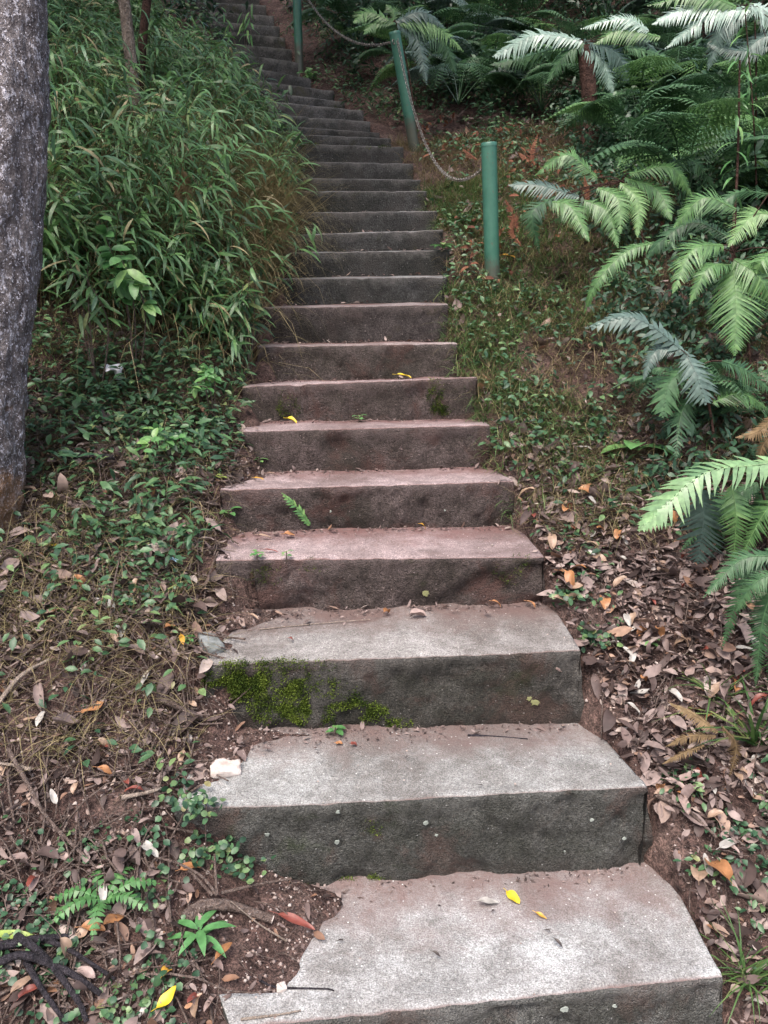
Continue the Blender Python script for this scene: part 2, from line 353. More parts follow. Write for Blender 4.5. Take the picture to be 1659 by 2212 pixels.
def stone(name, a, c2, rough=.8):
    m, n, l, b = newmat(name); pos = N_(n, 'ShaderNodeNewGeometry').outputs['Position']
    n1 = noise_(n, l, 18, 6, .7, pos); r1 = ramp(n, [(.35, a), (.6, c2)]); l.new(n1.outputs[0], r1.inputs[0])
    l.new(r1.outputs[0], b.inputs['Base Color']); b.inputs['Roughness'].default_value = rough
    n2 = noise_(n, l, 90, 3, .7, pos); bumped(m, n, l, b, n2.outputs[0], .5, .006); return m
M['whitestone'] = stone('pale stone', (.34, .28, .25), (.62, .56, .52))
M['greystone'] = stone('grey mossy stone', (.08, .09, .08), (.22, .235, .24))
M['pebble'] = stone('gravel', (.16, .10, .085), (.42, .36, .33))
M['lichen'] = stone('pale lichen', (.16, .18, .16), (.28, .31, .28))
M['olivelichen'] = stone('olive lichen', (.13, .14, .06), (.20, .20, .09))
m, n, l, b = newmat('moss'); M['moss'] = m
at = N_(n, 'ShaderNodeAttribute', attribute_name='rnd'); r1 = ramp(n, [(0, (.018, .034, .008)), (.5, (.055, .085, .014)), (1, (.15, .20, .035))]); l.new(at.outputs['Fac'], r1.inputs[0])
l.new(r1.outputs[0], b.inputs['Base Color']); b.inputs['Roughness'].default_value = .9; b.inputs['Specular IOR Level'].default_value = .1

# ------------------------------------------------------------------ mesh building
def unit(a): return a / np.maximum(np.linalg.norm(a, axis=-1, keepdims=True), 1e-9)
class Buf:
    def __init__(s): s.v = []; s.f = []; s.r = []; s.n = 0
    def add(s, v, f, r):
        v = np.asarray(v, float).reshape(-1, 3); f = np.asarray(f, int)
        if f.shape[1] == 3: f = np.c_[f, np.full(len(f), -1)]; f[:, :3] += s.n
        else: f = f + s.n
        s.v.append(v); s.f.append(f); s.r.append(np.broadcast_to(np.asarray(r, float), (len(v),)).copy()); s.n += len(v)
    def mesh(s, name, mat, smooth=True):
        v = np.concatenate(s.v); f = np.concatenate(s.f); r = np.concatenate(s.r)
        me = bpy.data.meshes.new(name)
        tri = f[:, 3] < 0
        cnt = np.where(tri, 3, 4); loops = f.ravel()[f.ravel() >= 0] if tri.any() else f.ravel()
        me.vertices.add(len(v)); me.vertices.foreach_set('co', v.astype(np.float32).ravel())
        me.loops.add(len(loops)); me.loops.foreach_set('vertex_index', loops.astype(np.int32))
        me.polygons.add(len(f)); me.polygons.foreach_set('loop_start', np.r_[0, np.cumsum(cnt)[:-1]].astype(np.int32))
        me.update(calc_edges=True)
        a = me.attributes.new('rnd', 'FLOAT', 'POINT'); a.data.foreach_set('value', r.astype(np.float32))
        if smooth: me.polygons.foreach_set('use_smooth', np.ones(len(f), bool))
        for mm in (mat if isinstance(mat, list) else [mat]): me.materials.append(mm)
        me.validate(); return me
    def obj(s, name, mat, parent=None, smooth=True):
        o = bpy.data.objects.new(name, s.mesh(name, mat, smooth)); C.objects.link(o)
        if parent: o.parent = parent
        return o
def tag(o, label=None, cat=None, group=None, kind=None):
    if label: o['label'] = label
    if cat: o['category'] = cat
    if group: o['group'] = group
    if kind: o['kind'] = kind
    return o
def empty(name, loc=(0, 0, 0), rz=0, label=None, cat=None, group=None):
    o = bpy.data.objects.new(name, None); C.objects.link(o); o.location = loc; o.rotation_euler = (0, 0, rz); o.empty_display_size = .1
    return tag(o, label, cat, group)
def local(o_list, root):
    """meshes were built in world coordinates: give them to root keeping their place"""
    for o in o_list:
        o.parent = root; o.matrix_parent_inverse = root_inv(root)
def root_inv(root):
    from mathutils import Matrix
    return (Matrix.Translation(root.location) @ root.rotation_euler.to_matrix().to_4x4()).inverted()

def prof_lance(t): return np.sin(np.pi * np.clip(t, 0, 1) ** .75) ** .9 + .02
def prof_oval(t): return np.sin(np.pi * np.clip(t, 0, 1)) ** .6 * (1 - .25 * t) + .02
def prof_round(t): return np.sqrt(np.clip(1 - (2 * t - 1) ** 2, 0, 1)) + .02
def prof_pinna(t): return np.clip(1 - t, 0, 1) ** .55 + .03
def prof_blade(t): return np.clip(1 - t ** 2, 0, 1) + .02
def leaves(buf, pos, d, nrm, L, Wd, curl=0., fold=.2, rnd=None, nseg=3, prof=prof_lance, cols=3, twist=0., wave=0.):
    pos = np.atleast_2d(pos); n_ = len(pos)
    d = unit(np.atleast_2d(d) * np.ones((n_, 1))); nrm = np.atleast_2d(nrm) * np.ones((n_, 1))
    side = unit(np.cross(nrm, d)); up = np.cross(d, side)
    L = np.ones(n_) * L; Wd = np.ones(n_) * Wd; curl = np.ones(n_) * curl; fold = np.ones(n_) * fold; twist = np.ones(n_) * twist
    t = np.linspace(0, 1, nseg + 1); s = np.linspace(-1, 1, cols)
    T, Sx = np.meshgrid(t, s, indexing='ij'); w = prof(T)
    T = T.ravel(); Sx = Sx.ravel(); w = w.ravel()
    ang = curl[:, None] * T                                         # bend along an arc
    ca = np.where(np.abs(curl) < 1e-3, 1e-3, curl)[:, None]
    ax = np.sin(ca * T) / ca * L[:, None]; az = -(1 - np.cos(ca * T)) / ca * L[:, None]
    yy = Sx * w * Wd[:, None] * .5
    off = fold[:, None] * np.abs(yy)
    if wave: off = off + np.sin(T * 9 + Sx * 2 + rs.rand(n_, 1) * 6) * wave * Wd[:, None] * np.abs(Sx)
    tw = twist[:, None] * T; yc = yy * np.cos(tw) - off * np.sin(tw); zc = yy * np.sin(tw) + off * np.cos(tw)
    lx = ax + zc * np.sin(ang); lz = az + zc * np.cos(ang)
    v = pos[:, None] + lx[..., None] * d[:, None] + yc[..., None] * side[:, None] + lz[..., None] * up[:, None]
    nv = (nseg + 1) * cols; fs = []
    for i in range(nseg):
        for j in range(cols - 1):
            a = i * cols + j; fs.append((a, a + 1, a + 1 + cols, a + cols))
    fs = np.array(fs); f = (fs[None] + (np.arange(n_) * nv)[:, None, None]).reshape(-1, 4)
    if rnd is None: rnd = rs.rand(n_)
    buf.add(v.reshape(-1, 3), f, np.repeat(np.ones(n_) * rnd, nv))
def tube(buf, pts, rad, sides=6, rnd=.5, cap=True, rough=0.):
    pts = np.array([tuple(p) for p in pts], float); m = len(pts); rad = np.ones(m) * rad
    tg = unit(np.gradient(pts, axis=0)); ref = np.array([0, 0, 1.]) if abs(tg[0][2]) < .9 else np.array([1., 0, 0])
    vs = []; u = unit(np.cross(tg[0], ref))
    for i in range(m):
        u = unit(u - tg[i] * np.dot(u, tg[i])); w = np.cross(tg[i], u)
        a = np.arange(sides) / sides * 2 * np.pi
        rr = rad[i] * (1 + rough * (rs.rand(sides) - .5))
        vs.append(pts[i] + (np.cos(a) * rr)[:, None] * u + (np.sin(a) * rr)[:, None] * w)
    v = np.concatenate(vs); f = []
    for i in range(m - 1):
        for j in range(sides):
            f.append((i * sides + j, i * sides + (j + 1) % sides, (i + 1) * sides + (j + 1) % sides, (i + 1) * sides + j))
    buf.add(v, f, rnd)
    if cap:
        for e, c in ((0, pts[0]), (m - 1, pts[-1])):
            vv = np.r_[v[e * sides:(e + 1) * sides], [c]]
            buf.add(vv, [(j, (j + 1) % sides, sides) if e else ((j + 1) % sides, j, sides) for j in range(sides)], rnd)
def spline(pts, n):
    """Catmull-Rom through points"""
    p = np.array([tuple(q) for q in pts], float)
    if len(p) == 2: return p[0] + (p[1] - p[0]) * np.linspace(0, 1, n)[:, None]
    p = np.r_[[2 * p[0] - p[1]], p, [2 * p[-1] - p[-2]]]; out = []
    for s in np.linspace(0, len(p) - 3 - 1e-6, n):
        i = int(s); t = s - i; a, b_, c_, d_ = p[i], p[i + 1], p[i + 2], p[i + 3]
        out.append(.5 * ((2 * b_) + (-a + c_) * t + (2 * a - 5 * b_ + 4 * c_ - d_) * t * t + (-a + 3 * b_ - 3 * c_ + d_) * t ** 3))
    return np.array(out)
def feather(buf, pts, hw, n=24, face=(0, -.6, .8), sweep=.45, shape='feather', wl=None, rach=.0025, droop=.35, rnd0=None, seg=2):
    """pinnate blade: rachis along pts, leaflets of length up to hw on both sides"""
    c = spline(pts, n + 1); tg = unit(np.gradient(c, axis=0)); face = np.array(face, float)
    tube(buf, c[:: max(1, n // 10)], np.linspace(rach, rach * .35, len(c[:: max(1, n // 10)])), 4, .75, False)
    t = np.linspace(0, 1, n + 1)
    if shape == 'feather': w = np.minimum(1, (t + .12) * 2.6) * np.clip((1 - t) / .55, 0, 1) ** .8
    else: w = np.minimum(1, (t + .3) * 1.6) * np.clip((1 - t) / .30, 0, 1) ** .7
    w = np.maximum(w, .05)
    nn = unit(face - tg * (tg @ face)[:, None]); sd_ = np.cross(tg, nn)
    step = np.linalg.norm(c[-1] - c[0]) / n; step = np.linalg.norm(np.diff(c, axis=0), axis=1).mean()
    wl = wl or step * .95
    base = rnd0 if rnd0 is not None else rs.rand() * .5 + .25
    w = w * (1 - .8 * (rs.rand(n + 1) < .035)); n_tip = t ** 3 * .3 * rs.rand()
    for sgn in (-1, 1):
        d = unit(sd_ * sgn + tg * (sweep + .5 * t[:, None] ** 2) - nn * .12 + rs.randn(n + 1, 3) * .08)
        leaves(buf, c, d, nn + rs.randn(n + 1, 3) * .08, w * hw * (1 + rs.randn(n + 1) * .05), wl * (1 + .1 * rs.randn(n + 1)), droop + .5 * rs.rand(n + 1), .12, np.clip(base + n_tip + rs.randn(n + 1) * .15, 0, 1), seg, prof_pinna, 2)

# ------------------------------------------------------------------ ground
def grid_axis(parts):
    out = []
    for a, b_, s in parts: out += list(np.arange(a, b_, s))
    return np.array(out + [parts[-1][1]])
gx = grid_axis([(-26, -5, 1.0), (-5, -2.4, .12), (-2.4, 2.4, .022), (2.4, 5, .12), (5, 26, 1.0)])
gy = grid_axis([(-14, 0.6, .6), (.6, 1.1, .06), (1.1, 4.4, .022), (4.4, 9, .05), (9, 13, .15), (13, 60, 1.2)])
XX, YY = np.meshgrid(gx, gy, indexing='ij'); ZZ = H(XX, YY)
gb = Buf(); nx, ny = len(gx), len(gy)
I, J = np.meshgrid(np.arange(nx - 1), np.arange(ny - 1), indexing='ij'); a = (I * ny + J).ravel()
gb.add(np.stack([XX, YY, ZZ], -1), np.c_[a, a + ny, a + ny + 1, a + 1], .5)
tag(gb.obj('ground', M['soil']), kind='structure', label='brown earth bank the steps are cut into')

# ------------------------------------------------------------------ the concrete steps
stair = empty('staircase', (0, 1.4, 0), 0, 'long flight of worn weathered concrete steps climbing the wooded slope', 'stairs')
def nz3(x, y, z, s): return mnoise.noise(Vector((x * s, y * s, z * s)))
def build_step(k, L_, R_, zbl, zbr, L2, R2, z2l, z2r, tint, nu):
    v = []; prof = []                                # profile rows: (kind, t) riser from below to the nosing, then tread to the back
    nr, nt = (18, 11) if k < 5 else (9, 8) if k < 9 else (5, 5)
    for i in range(nr): prof.append(('r', i / nr))
    prof += [('n', 0), ('n', 1), ('n', 2)]
    for i in range(1, nt + 1): prof.append(('t', i / nt))
    us = np.linspace(0, 1, nu)
    for kind, t in prof:
        for u in us:
            F0 = L_.lerp(R_, u); B0 = L2.lerp(R2 + Vector((FL(k + 1), 0, 0)), u); zb = zbl + (zbr - zbl) * u - .10; z2 = z2l + (z2r - z2l) * u
            back = Vector((B0.x, B0.y, z2)); 
            dirb = Vector((B0.x - F0.x, B0.y - F0.y, 0)).normalized()
            wob = nz3(F0.x, F0.y * 3, 1.7 * k, 2.) * .007 + nz3(F0.x, k * 2.1, 0, 14.) * .003 + nz3(F0.x, k * 2.1, 0, 45.) * .002
            chip = max(0, nz3(F0.x, k * 5.3, 2, 9.) - .3) * .03
            if kind == 'r':
                q = Vector((F0.x, F0.y, zb + (F0.z - .018 - zb) * t))
                dd = nz3(q.x, q.z + k, q.y, 9.) * .014 + nz3(q.x, q.z, k, 28.) * .007 + nz3(q.x, q.z, k, 60.) * .004
                pit = max(0, nz3(q.x + 3, q.z * 1.6, k * 3, 6.5) - .2) * .045 + max(0, nz3(q.x + 3, q.z, k * 3, 22) - .2) * .025
                q.x += FL(k) * u ** 3 * (1 - t)
                q = q + dirb * (wob + dd + pit + .004 + .012 * (1 - t) * 0)
                q.z += 0
            elif kind == 'n':
                q = Vector((F0.x, F0.y, F0.z)); o = [(.000, -.013), (.006, -.004), (.020, 0)][t]
                q += dirb * (o[0] + wob + chip * .6); q.z += o[1] - chip * .5 + nz3(F0.x, k, 0, 22.) * .0035
            else:
                q = Vector((F0.x, F0.y, F0.z)).lerp(back, t) if t < 1 else back + dirb * .07
                if t < .2: q += dirb * wob * (1 - t * 5)
                q.z += nz3(q.x, q.y, k, 4.) * .007 + nz3(q.x, q.y, k, 17.) * .003
            v.append(q)
    rows = len(prof); f = []; mi = []
    for i in range(rows - 1):
        for j in range(nu - 1):
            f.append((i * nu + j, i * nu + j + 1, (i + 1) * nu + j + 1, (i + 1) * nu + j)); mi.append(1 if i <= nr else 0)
    base = len(v)                                    # end walls
    for j in (0, nu - 1):
        st = len(v)
        for i in range(nr, rows):
            q = v[i * nu + j].copy(); q.z -= .38; v.append(q)
        for i in range(nr, rows - 1):
            a_, b_ = i * nu + j, (i + 1) * nu + j; c_, d_ = st + i - nr + 1, st + i - nr
            f.append((a_, b_, c_, d_) if j == 0 else (b_, a_, d_, c_)); mi.append(1)
        for i in range(nr):
            pass
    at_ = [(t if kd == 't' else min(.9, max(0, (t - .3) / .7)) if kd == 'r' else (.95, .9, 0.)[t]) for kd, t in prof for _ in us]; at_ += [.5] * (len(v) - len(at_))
    bb = Buf(); bb.add([tuple(q) for q in v], f, at_)
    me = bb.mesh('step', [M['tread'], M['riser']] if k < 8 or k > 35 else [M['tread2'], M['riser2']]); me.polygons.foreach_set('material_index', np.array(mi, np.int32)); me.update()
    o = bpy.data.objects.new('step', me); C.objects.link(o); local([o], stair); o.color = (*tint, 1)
    return o
for k in range(NST - 1):
    L_, R_, zl, zr = STEP[k]; L2, R2, z2l, z2r = STEP[k + 1]
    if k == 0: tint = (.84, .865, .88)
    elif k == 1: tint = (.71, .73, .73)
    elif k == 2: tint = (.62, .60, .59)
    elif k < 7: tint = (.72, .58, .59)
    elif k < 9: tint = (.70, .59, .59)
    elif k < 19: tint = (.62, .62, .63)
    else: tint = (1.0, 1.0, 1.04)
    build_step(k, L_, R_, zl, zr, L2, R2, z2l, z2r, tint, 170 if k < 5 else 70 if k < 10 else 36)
# the landing and step below, under the photographer's feet
LL0, RR0 = Vector((-.5, 1.02, -.2)), Vector((.82, 1.06, -.2)); LL1, RR1 = Vector((-.5, .35, -.37)), Vector((.82, .35, -.37))
build_step(40, LL0, RR0, -.38, -.38, STEP[0][0], STEP[0][1], -.19, -.19, (1.1, 1.1, 1.1), 40)
build_step(41, LL1, RR1, -.6, -.6, LL0, RR0, -.37, -.37, (1.1, 1.1, 1.1), 40)

# ------------------------------------------------------------------ posts and chains
def lathe(buf, prof, sides=24, M4=None):
    vs = []
    for r_, z_ in prof:
        for j in range(sides):
            a_ = 2 * math.pi * j / sides; vs.append((math.cos(a_) * r_, math.sin(a_) * r_, z_))
    f = []
    for i in range(len(prof) - 1):
        for j in range(sides): f.append((i * sides + j, i * sides + (j + 1) % sides, (i + 1) * sides + (j + 1) % sides, (i + 1) * sides + j))
    v = np.array(vs)
    if M4 is not None: v = (np.c_[v, np.ones(len(v))] @ np.array(M4).T)[:, :3]
    buf.add(v, f, .5)
POSTS = []
def post(base, top, r_, label, att):
    ax = top - base; h = ax.length
    root = empty('bollard_post', base, 0, label, 'post', 'green chain fence posts')
    q = ax.normalized().to_track_quat('Z', 'Y'); root.rotation_euler = q.to_euler()
    b1 = Buf(); lathe(b1, [(r_, -.25), (r_, h * .3), (r_ * 1.004, h * .6), (r_, h - .012)]); b1.obj('tube', M['post'], root)
    b2 = Buf(); lathe(b2, [(r_ * 1.03, h - .02), (r_ * 1.03, h - .004), (r_ * .96, h), (r_ * .5, h + .002), (.0005, h + .003)]); b2.obj('cap', M['post'], root)
    for s_ in att:                                      # eye for the chain
        b3 = Buf(); z_ = h - .07; a_ = np.linspace(0, 2 * math.pi, 13)[:-1]
        cc = [(s_[0] * (r_ + .012) + math.cos(t) * .016 * s_[0], s_[1] * (r_ + .012) + math.cos(t) * .016 * s_[1], z_ + math.sin(t) * .016) for t in np.linspace(0, 2 * math.pi, 13)]
        tube(b3, cc, .0035, 5, .5, False); b3.obj('eyelet', M['chain'], root)
    POSTS.append((base, top))
p3 = post(P(1064, 618, 4.55), P(1056, 308, 4.52), .041, 'nearest green steel post standing in weeds right of the steps', [(-.8, .6)])
p2 = post(P(891, 296, 6.72), P(852, 68, 6.62), .042, 'leaning green steel post whose top is hidden by a fern', [(.5, -.86), (-.7, .7)])
p1 = post(P(646, 128, 8.95), P(640, -42, 8.95), .042, 'farthest green steel post rising beside the curve of the steps', [(.7, -.7)])
lk = Buf()
a_ = np.linspace(0, 2 * math.pi, 15)[:-1]
pts = [(math.copysign(.0072, math.cos(t)) + .0075 * math.cos(t), .0085 * math.sin(t), 0) for t in a_]; pts.append(pts[0]); pts.append(pts[1])
tube(lk, pts, .0021, 5, .5, False); link_mesh = lk.mesh('link', M['chain'])
def chain(A, B, sag, label):
    root = empty('chain', A, 0, label, 'chain', 'chains hung between the posts')
    t = np.linspace(0, 1, 400); pts = np.array(A)[None] * (1 - t)[:, None] + np.array(B)[None] * t[:, None]; pts[:, 2] -= 4 * sag * t * (1 - t)
    d = np.r_[0, np.cumsum(np.linalg.norm(np.diff(pts, axis=0), axis=1))]; n_ = min(100, int(d[-1] / .0245))
    for i in range(n_):
        s_ = (i + .5) / n_ * d[-1]; q = Vector([np.interp(s_, d, pts[:, c_]) for c_ in range(3)]); q2 = Vector([np.interp(s_ + .01, d, pts[:, c_]) for c_ in range(3)])
        o = bpy.data.objects.new('link', link_mesh); C.objects.link(o); o.parent = root
        from mathutils import Quaternion
        rot = (q2 - q).to_track_quat('X', 'Z') @ Quaternion((1, 0, 0), math.radians(90 * (i % 2) + 20)); o.rotation_mode = 'QUATERNION'; o.rotation_quaternion = rot
        o.location = q - Vector(A); sc_ = d[-1] / n_ / .0245; o.scale = (sc_ * 1.02, 1.1, 1.1)
chain(P(1040, 366, 4.58), P(858, 84, 6.6), .37, 'drooping steel chain hung from the nearest post up to the leaning post')
chain(P(848, 90, 6.66), P(648, -30, 8.93), .19, 'upper drooping steel chain between the leaning post and the farthest post')

# ------------------------------------------------------------------ trees
def trunk_mesh(path, radii, sides=40, nlen=120, rough=.06, seed=0):
    c = spline(path, nlen); r_ = np.interp(np.linspace(0, 1, nlen), np.linspace(0, 1, len(radii)), radii)
    b_ = Buf(); tg = unit(np.gradient(c, axis=0)); u = np.array([1., 0, 0]); v = []
    for i in range(nlen):
        u = unit(u - tg[i] * np.dot(u, tg[i])); w = np.cross(tg[i], u)
        for j in range(sides):
            a_ = 2 * math.pi * j / sides; z_ = c[i][2]
            nn = nz3(math.cos(a_) * 1.2 + seed, math.sin(a_) * 1.2, z_ * 1.2, 2.) * rough + nz3(math.cos(a_) * 2, math.sin(a_) * 2, z_ * 9 + seed, 1.7) * rough * .5 + nz3(math.cos(a_) * 9, math.sin(a_) * 9, z_ * 12, 1.3) * rough * .35
            rr = r_[i] * (1 + nn); v.append(c[i] + rr * (math.cos(a_) * u + math.sin(a_) * w))
    f = []
    for i in range(nlen - 1):
        for j in range(sides): f.append((i * sides + j, i * sides + (j + 1) % sides, (i + 1) * sides + (j + 1) % sides, (i + 1) * sides + j))
    b_.add(v, f, .5); return b_
def shade_crown_mesh(centers, n_clump, leaf, per=26):
    b_ = Buf()
    for (cx_, cy_, cz_, rx, ry, rz_) in centers:
        for _ in range(n_clump):
            d_ = rs.randn(3); d_ /= np.linalg.norm(d_); q = np.array([cx_, cy_, cz_]) + d_ * np.array([rx, ry, rz_]) * (.45 + .55 * rs.rand() ** .5)
            pp = q + rs.randn(per, 3) * .22
            leaves(b_, pp, rs.randn(per, 3) * [1, 1, .5], rs.randn(per, 3) * .5 + [0, 0, 1], leaf * (.7 + .6 * rs.rand(per)), leaf * .42, .4, .1, None, 2, prof_oval, 2)
    return b_
def tree(base, path, radii, label, barkm, crown, nclump=200, leaf=.14, limbs=(), sides=24, nlen=60, rough=.06, group=None, cat='tree'):
    root = empty('forest_tree', base, 0, label, cat, group)
    o = trunk_mesh(path, radii, sides, nlen, rough, base[0]).obj('trunk', M[barkm]); lst = [o]
    if limbs:
        lb = Buf()
        for a_, b_, r0 in limbs:
            mid = (Vector(a_) + Vector(b_)) / 2 + Vector((0, 0, .3)); tube(lb, spline([a_, mid, b_], 10), np.linspace(r0, r0 * .3, 10), 7)
        lst.append(lb.obj('limb', M[barkm]))
    lst.append(shade_crown_mesh(crown, nclump, leaf).obj('crown', M['canopy']))  # unseen crowns, placed overhead to shade the upper steps
    local(lst, root); return root
bx = []
def edgept(x, y, D, r_): q = P(x, y, D); return Vector((q.x - r_, q.y, q.z))
tp = [edgept(38, 1180, 2.72, .20), edgept(42, 1000, 2.74, .19), edgept(52, 820, 2.78, .185), edgept(74, 600, 2.84, .18), edgept(86, 400, 2.90, .18), edgept(92, 200, 2.97, .18), edgept(96, 0, 3.05, .175)]
tp.append(tp[-1] + Vector((.05, .35, 1.2))); tp.append(tp[-1] + Vector((.1, .5, 1.6))); tp.append(tp[-1] + Vector((.1, .4, 1.3)))
tb = tp[0] + Vector((0, 0, -.05)); tt = tp[-1]
tree(tb, tp, [.205, .19, .185, .18, .18, .18, .17, .15, .12, .05], 'thick tree trunk with rough speckled bark at the left edge of the path', 'bark',
     [(-1.6, 6.4, 5.6, 2.6, 2.6, 1.0), (-3.6, 4.2, 5.6, 1.8, 1.8, .9)], 170, .16,  # crown set back so its shade misses the near steps
     [(tuple(tt - Vector((.1, .6, 1.8))), (-2.6, 5.0, 5.6), .07), (tuple(tt), (-.6, 6.8, 6.0), .06), (tuple(tt), (-3.2, 4.6, 5.8), .06)], 110, 420, .11)
q = G(285, 150, 5.5); 
def thin_tree(px_top, px_bot, D, r_, label, crown, barkm='barkgrey'):
    a_ = P(*px_bot, D); a_.z = Hs(a_.x, a_.y) - .05; b_ = P(*px_top, D); d_ = (b_ - P(*px_bot, D)).normalized()
    top = a_ + d_ * ((crown[0][2] - a_.z) / max(d_.z, .3))
    mid = a_.lerp(top, .5) + Vector((.06, 0, 0))
    tree(tuple(a_), [a_, b_, top] if b_.z > a_.z + .3 else [a_, mid, top], [r_ * 1.15, r_, r_ * .4], label, barkm, crown, 90, .16, [(tuple(top - d_ * .8), tuple(Vector(crown[0][:3]) + Vector((.5, .4, .2))), r_ * .4)], 20, 70, .10)
thin_tree((268, 0), (283, 130), 5.0, .032, 'slim grey tree trunk rising from the bamboo grass on the left bank', [(-1.9, 8.0, 6.8, 2.2, 2.0, .8)])
thin_tree((318, 0), (303, 130), 5.5, .026, 'dark slim tree trunk just behind the grey one on the left bank', [(-3.4, 9.6, 7.2, 2.0, 2.0, .8)], 'fernbark')
tree((3.1, 9.6, Hs(3.1, 9.6)), [(3.1, 9.6, Hs(3.1, 9.6) - .1), (3.2, 9.7, 5), (2.9, 9.5, 7.4)], [.16, .13, .05], 'tree added behind the ferns on the right slope to shade the upper steps', 'barkgrey',
     [(2.4, 8.4, 6.4, 2.4, 2.6, .9), (.2, 9.6, 7.0, 2.0, 2.0, .8), (4.0, 6.6, 5.6, 1.7, 2.0, .8)], 55, .17, [((3.0, 9.6, 6.2), (.6, 9.4, 7), .06), ((3.1, 9.6, 5.4), (3.9, 7, 5.8), .05)])  # added tree, its unseen crowns only cast shade

# ------------------------------------------------------------------ bamboo grass on the left bank
def left_edge(y): return np.interp(y, yL, el_)
def right_edge(y): return np.interp(y, yR, er_)
bam = Buf(); stems = Buf()
nC = 4200
yy = 3.75 + (12.5 - 3.75) * rs.rand(nC * 2) ** 1.35; dlx = rs.rand(nC * 2) ** .9 * (1.0 + .30 * yy) - .02
keep = (dlx > .0 + .35 * (yy < 4.1) * rs.rand(nC * 2)) & ~((dlx < .6) & (yy > 4.2) & (yy < 5.7) & (rs.rand(nC * 2) < .5)) & (dlx > .8 * sstep(6.8, 8.2, yy)) & (vnoise(dlx, yy, 2.3) + .25 * rs.rand(nC * 2) > -.22) ; yy = yy[keep][:nC]; dlx = dlx[keep][:nC]; nC = len(yy)
xx = left_edge(yy) - dlx; zz = H(xx, yy)
for i in range(nC):
    h_ = (.34 + .34 * rs.rand()) * (1 + .035 * yy[i]); 
    h_ *= (1 - .35 * float(sstep(4.9, 6.2, yy[i]))) * (1 + .7 * float(vnoise(xx[i], yy[i], 1.9)))
    if dlx[i] < .3 + .6 * (yy[i] > 7): h_ *= .6
    lean = np.array([.40 + .30 * rs.randn(), -.36 + .22 * rs.randn(), 1.0]); lean /= np.linalg.norm(lean)
    b0 = np.array([xx[i], yy[i], zz[i] - .02]); tip = b0 + lean * h_
    ctrl = b0 + np.array([0, 0, .55 * h_]); t = np.linspace(0, 1, 6)[:, None]
    c_ = (1 - t) ** 2 * b0 + 2 * t * (1 - t) * ctrl + t * t * tip
    tube(stems, c_, np.linspace(.0022, .0012, 6), 3, rs.rand() * .5, False)
    nl = 9; ti = np.linspace(.3, 1, nl); k_ = ti * 5; base = np.array([[np.interp(s_, range(6), c_[:, a_]) for a_ in range(3)] for s_ in k_])
    dd = np.c_[.55 + .55 * rs.randn(nl), -.40 + .5 * rs.randn(nl), .10 + .35 * rs.randn(nl)]
    leaves(bam, base, dd, np.array([0, -.3, 1.]) + rs.randn(nl, 3) * .35, (.095 + .065 * rs.rand(nl)) * (1 + .03 * yy[i]), .0125 + .006 * rs.rand(nl), .9 + .7 * rs.rand(nl), .25, np.clip(.5 + .25 * rs.randn(nl), 0, 1), 4, prof_lance, 2)
tag(bam.obj('bamboo_grass', M['bamboo']), 'dense mass of bamboo grass leaves covering the left bank', 'bamboo grass', kind='stuff')
tag(stems.obj('bamboo_grass_stems', M['drygrass']), 'thin stems under the bamboo grass leaves on the left bank', 'grass stems', kind='stuff')

def scatter(n, xr, yr, dens=None):
    x = rs.uniform(*xr, n); y = rs.uniform(*yr, n)
    if dens is not None:
        k_ = rs.rand(n) < dens(x, y); x = x[k_]; y = y[k_]
    return x, y, H(x, y)
def offL(x, y): return left_edge(y) - x
def offR(x, y): return x - right_edge(y)
def blades(buf, x, y, z, per, L, Wd, lean=.6, curl=1.2, dirb=(0, 0)):
    n_ = len(x); bp_ = np.repeat(np.c_[x, y, z - .01], per, 0); bp_[:, :2] += rs.randn(n_ * per, 2) * .012
    d = np.c_[rs.randn(n_ * per, 2) * lean + np.array(dirb), np.ones(n_ * per)]
    hd = unit(np.c_[-d[:, 0], -d[:, 1], np.full(n_ * per, .6)])
    leaves(buf, bp_, d, np.c_[d[:, 0] * -1, d[:, 1] * -1, np.ones(n_ * per) * .3] + rs.randn(n_ * per, 3) * .1, L * (.5 + .8 * rs.rand(n_ * per)), Wd, -curl * (.4 + rs.rand(n_ * per)) * -1, .1, np.clip(.5 + .25 * rs.randn(n_ * per), 0, 1), 4, prof_blade, 2)
# dry grass strands along the stair edge of the bank
dg = Buf()
x, y, z = scatter(7000, (-2, .2), (3.6, 6.6), lambda x, y: (offL(x, y) > -.02) * (offL(x, y) < .75) * np.exp(-((y - 4.9) / .8) ** 2) * .9)
blades(dg, x, y, z, 5, .55, .0034, .35, 1.7, (.35, -.3))
x, y, z = scatter(5600, (-2.2, 0), (1.4, 4.2), lambda x, y: (offL(x, y) > .02) * .8 * (y > 2.0))
blades(dg, x, y, z, 5, .19, .0024, .9, 1.3)
x, y, z = scatter(9000, (0, 2.4), (2.9, 7.0), lambda x, y: (offR(x, y) > .0) * .8)
blades(dg, x, y, z, 5, .17, .0024, .8, 1.3, (-.1, -.3))
tag(dg.obj('dry_grass', M['drygrass']), 'straw coloured dry grass strands hanging among the green on both banks', 'dry grass', kind='stuff')
rd = Buf(); x, y, z = scatter(1100, (.2, 1.9), (4.4, 7.4), lambda x, y: (offR(x, y) > .08) * np.clip(.35 + vnoise(x, y, 2.2) * 2.2, 0, 1))
k_ = len(x); leaves(rd, np.c_[x, y, z + .02 + .08 * rs.rand(k_)], rs.randn(k_, 3) * [1, 1, .5], rs.randn(k_, 3) * .5 + [0, -.3, .8], .05 * (.5 + rs.rand(k_)), .022, .9, .4, None, 4, prof_oval, 3)
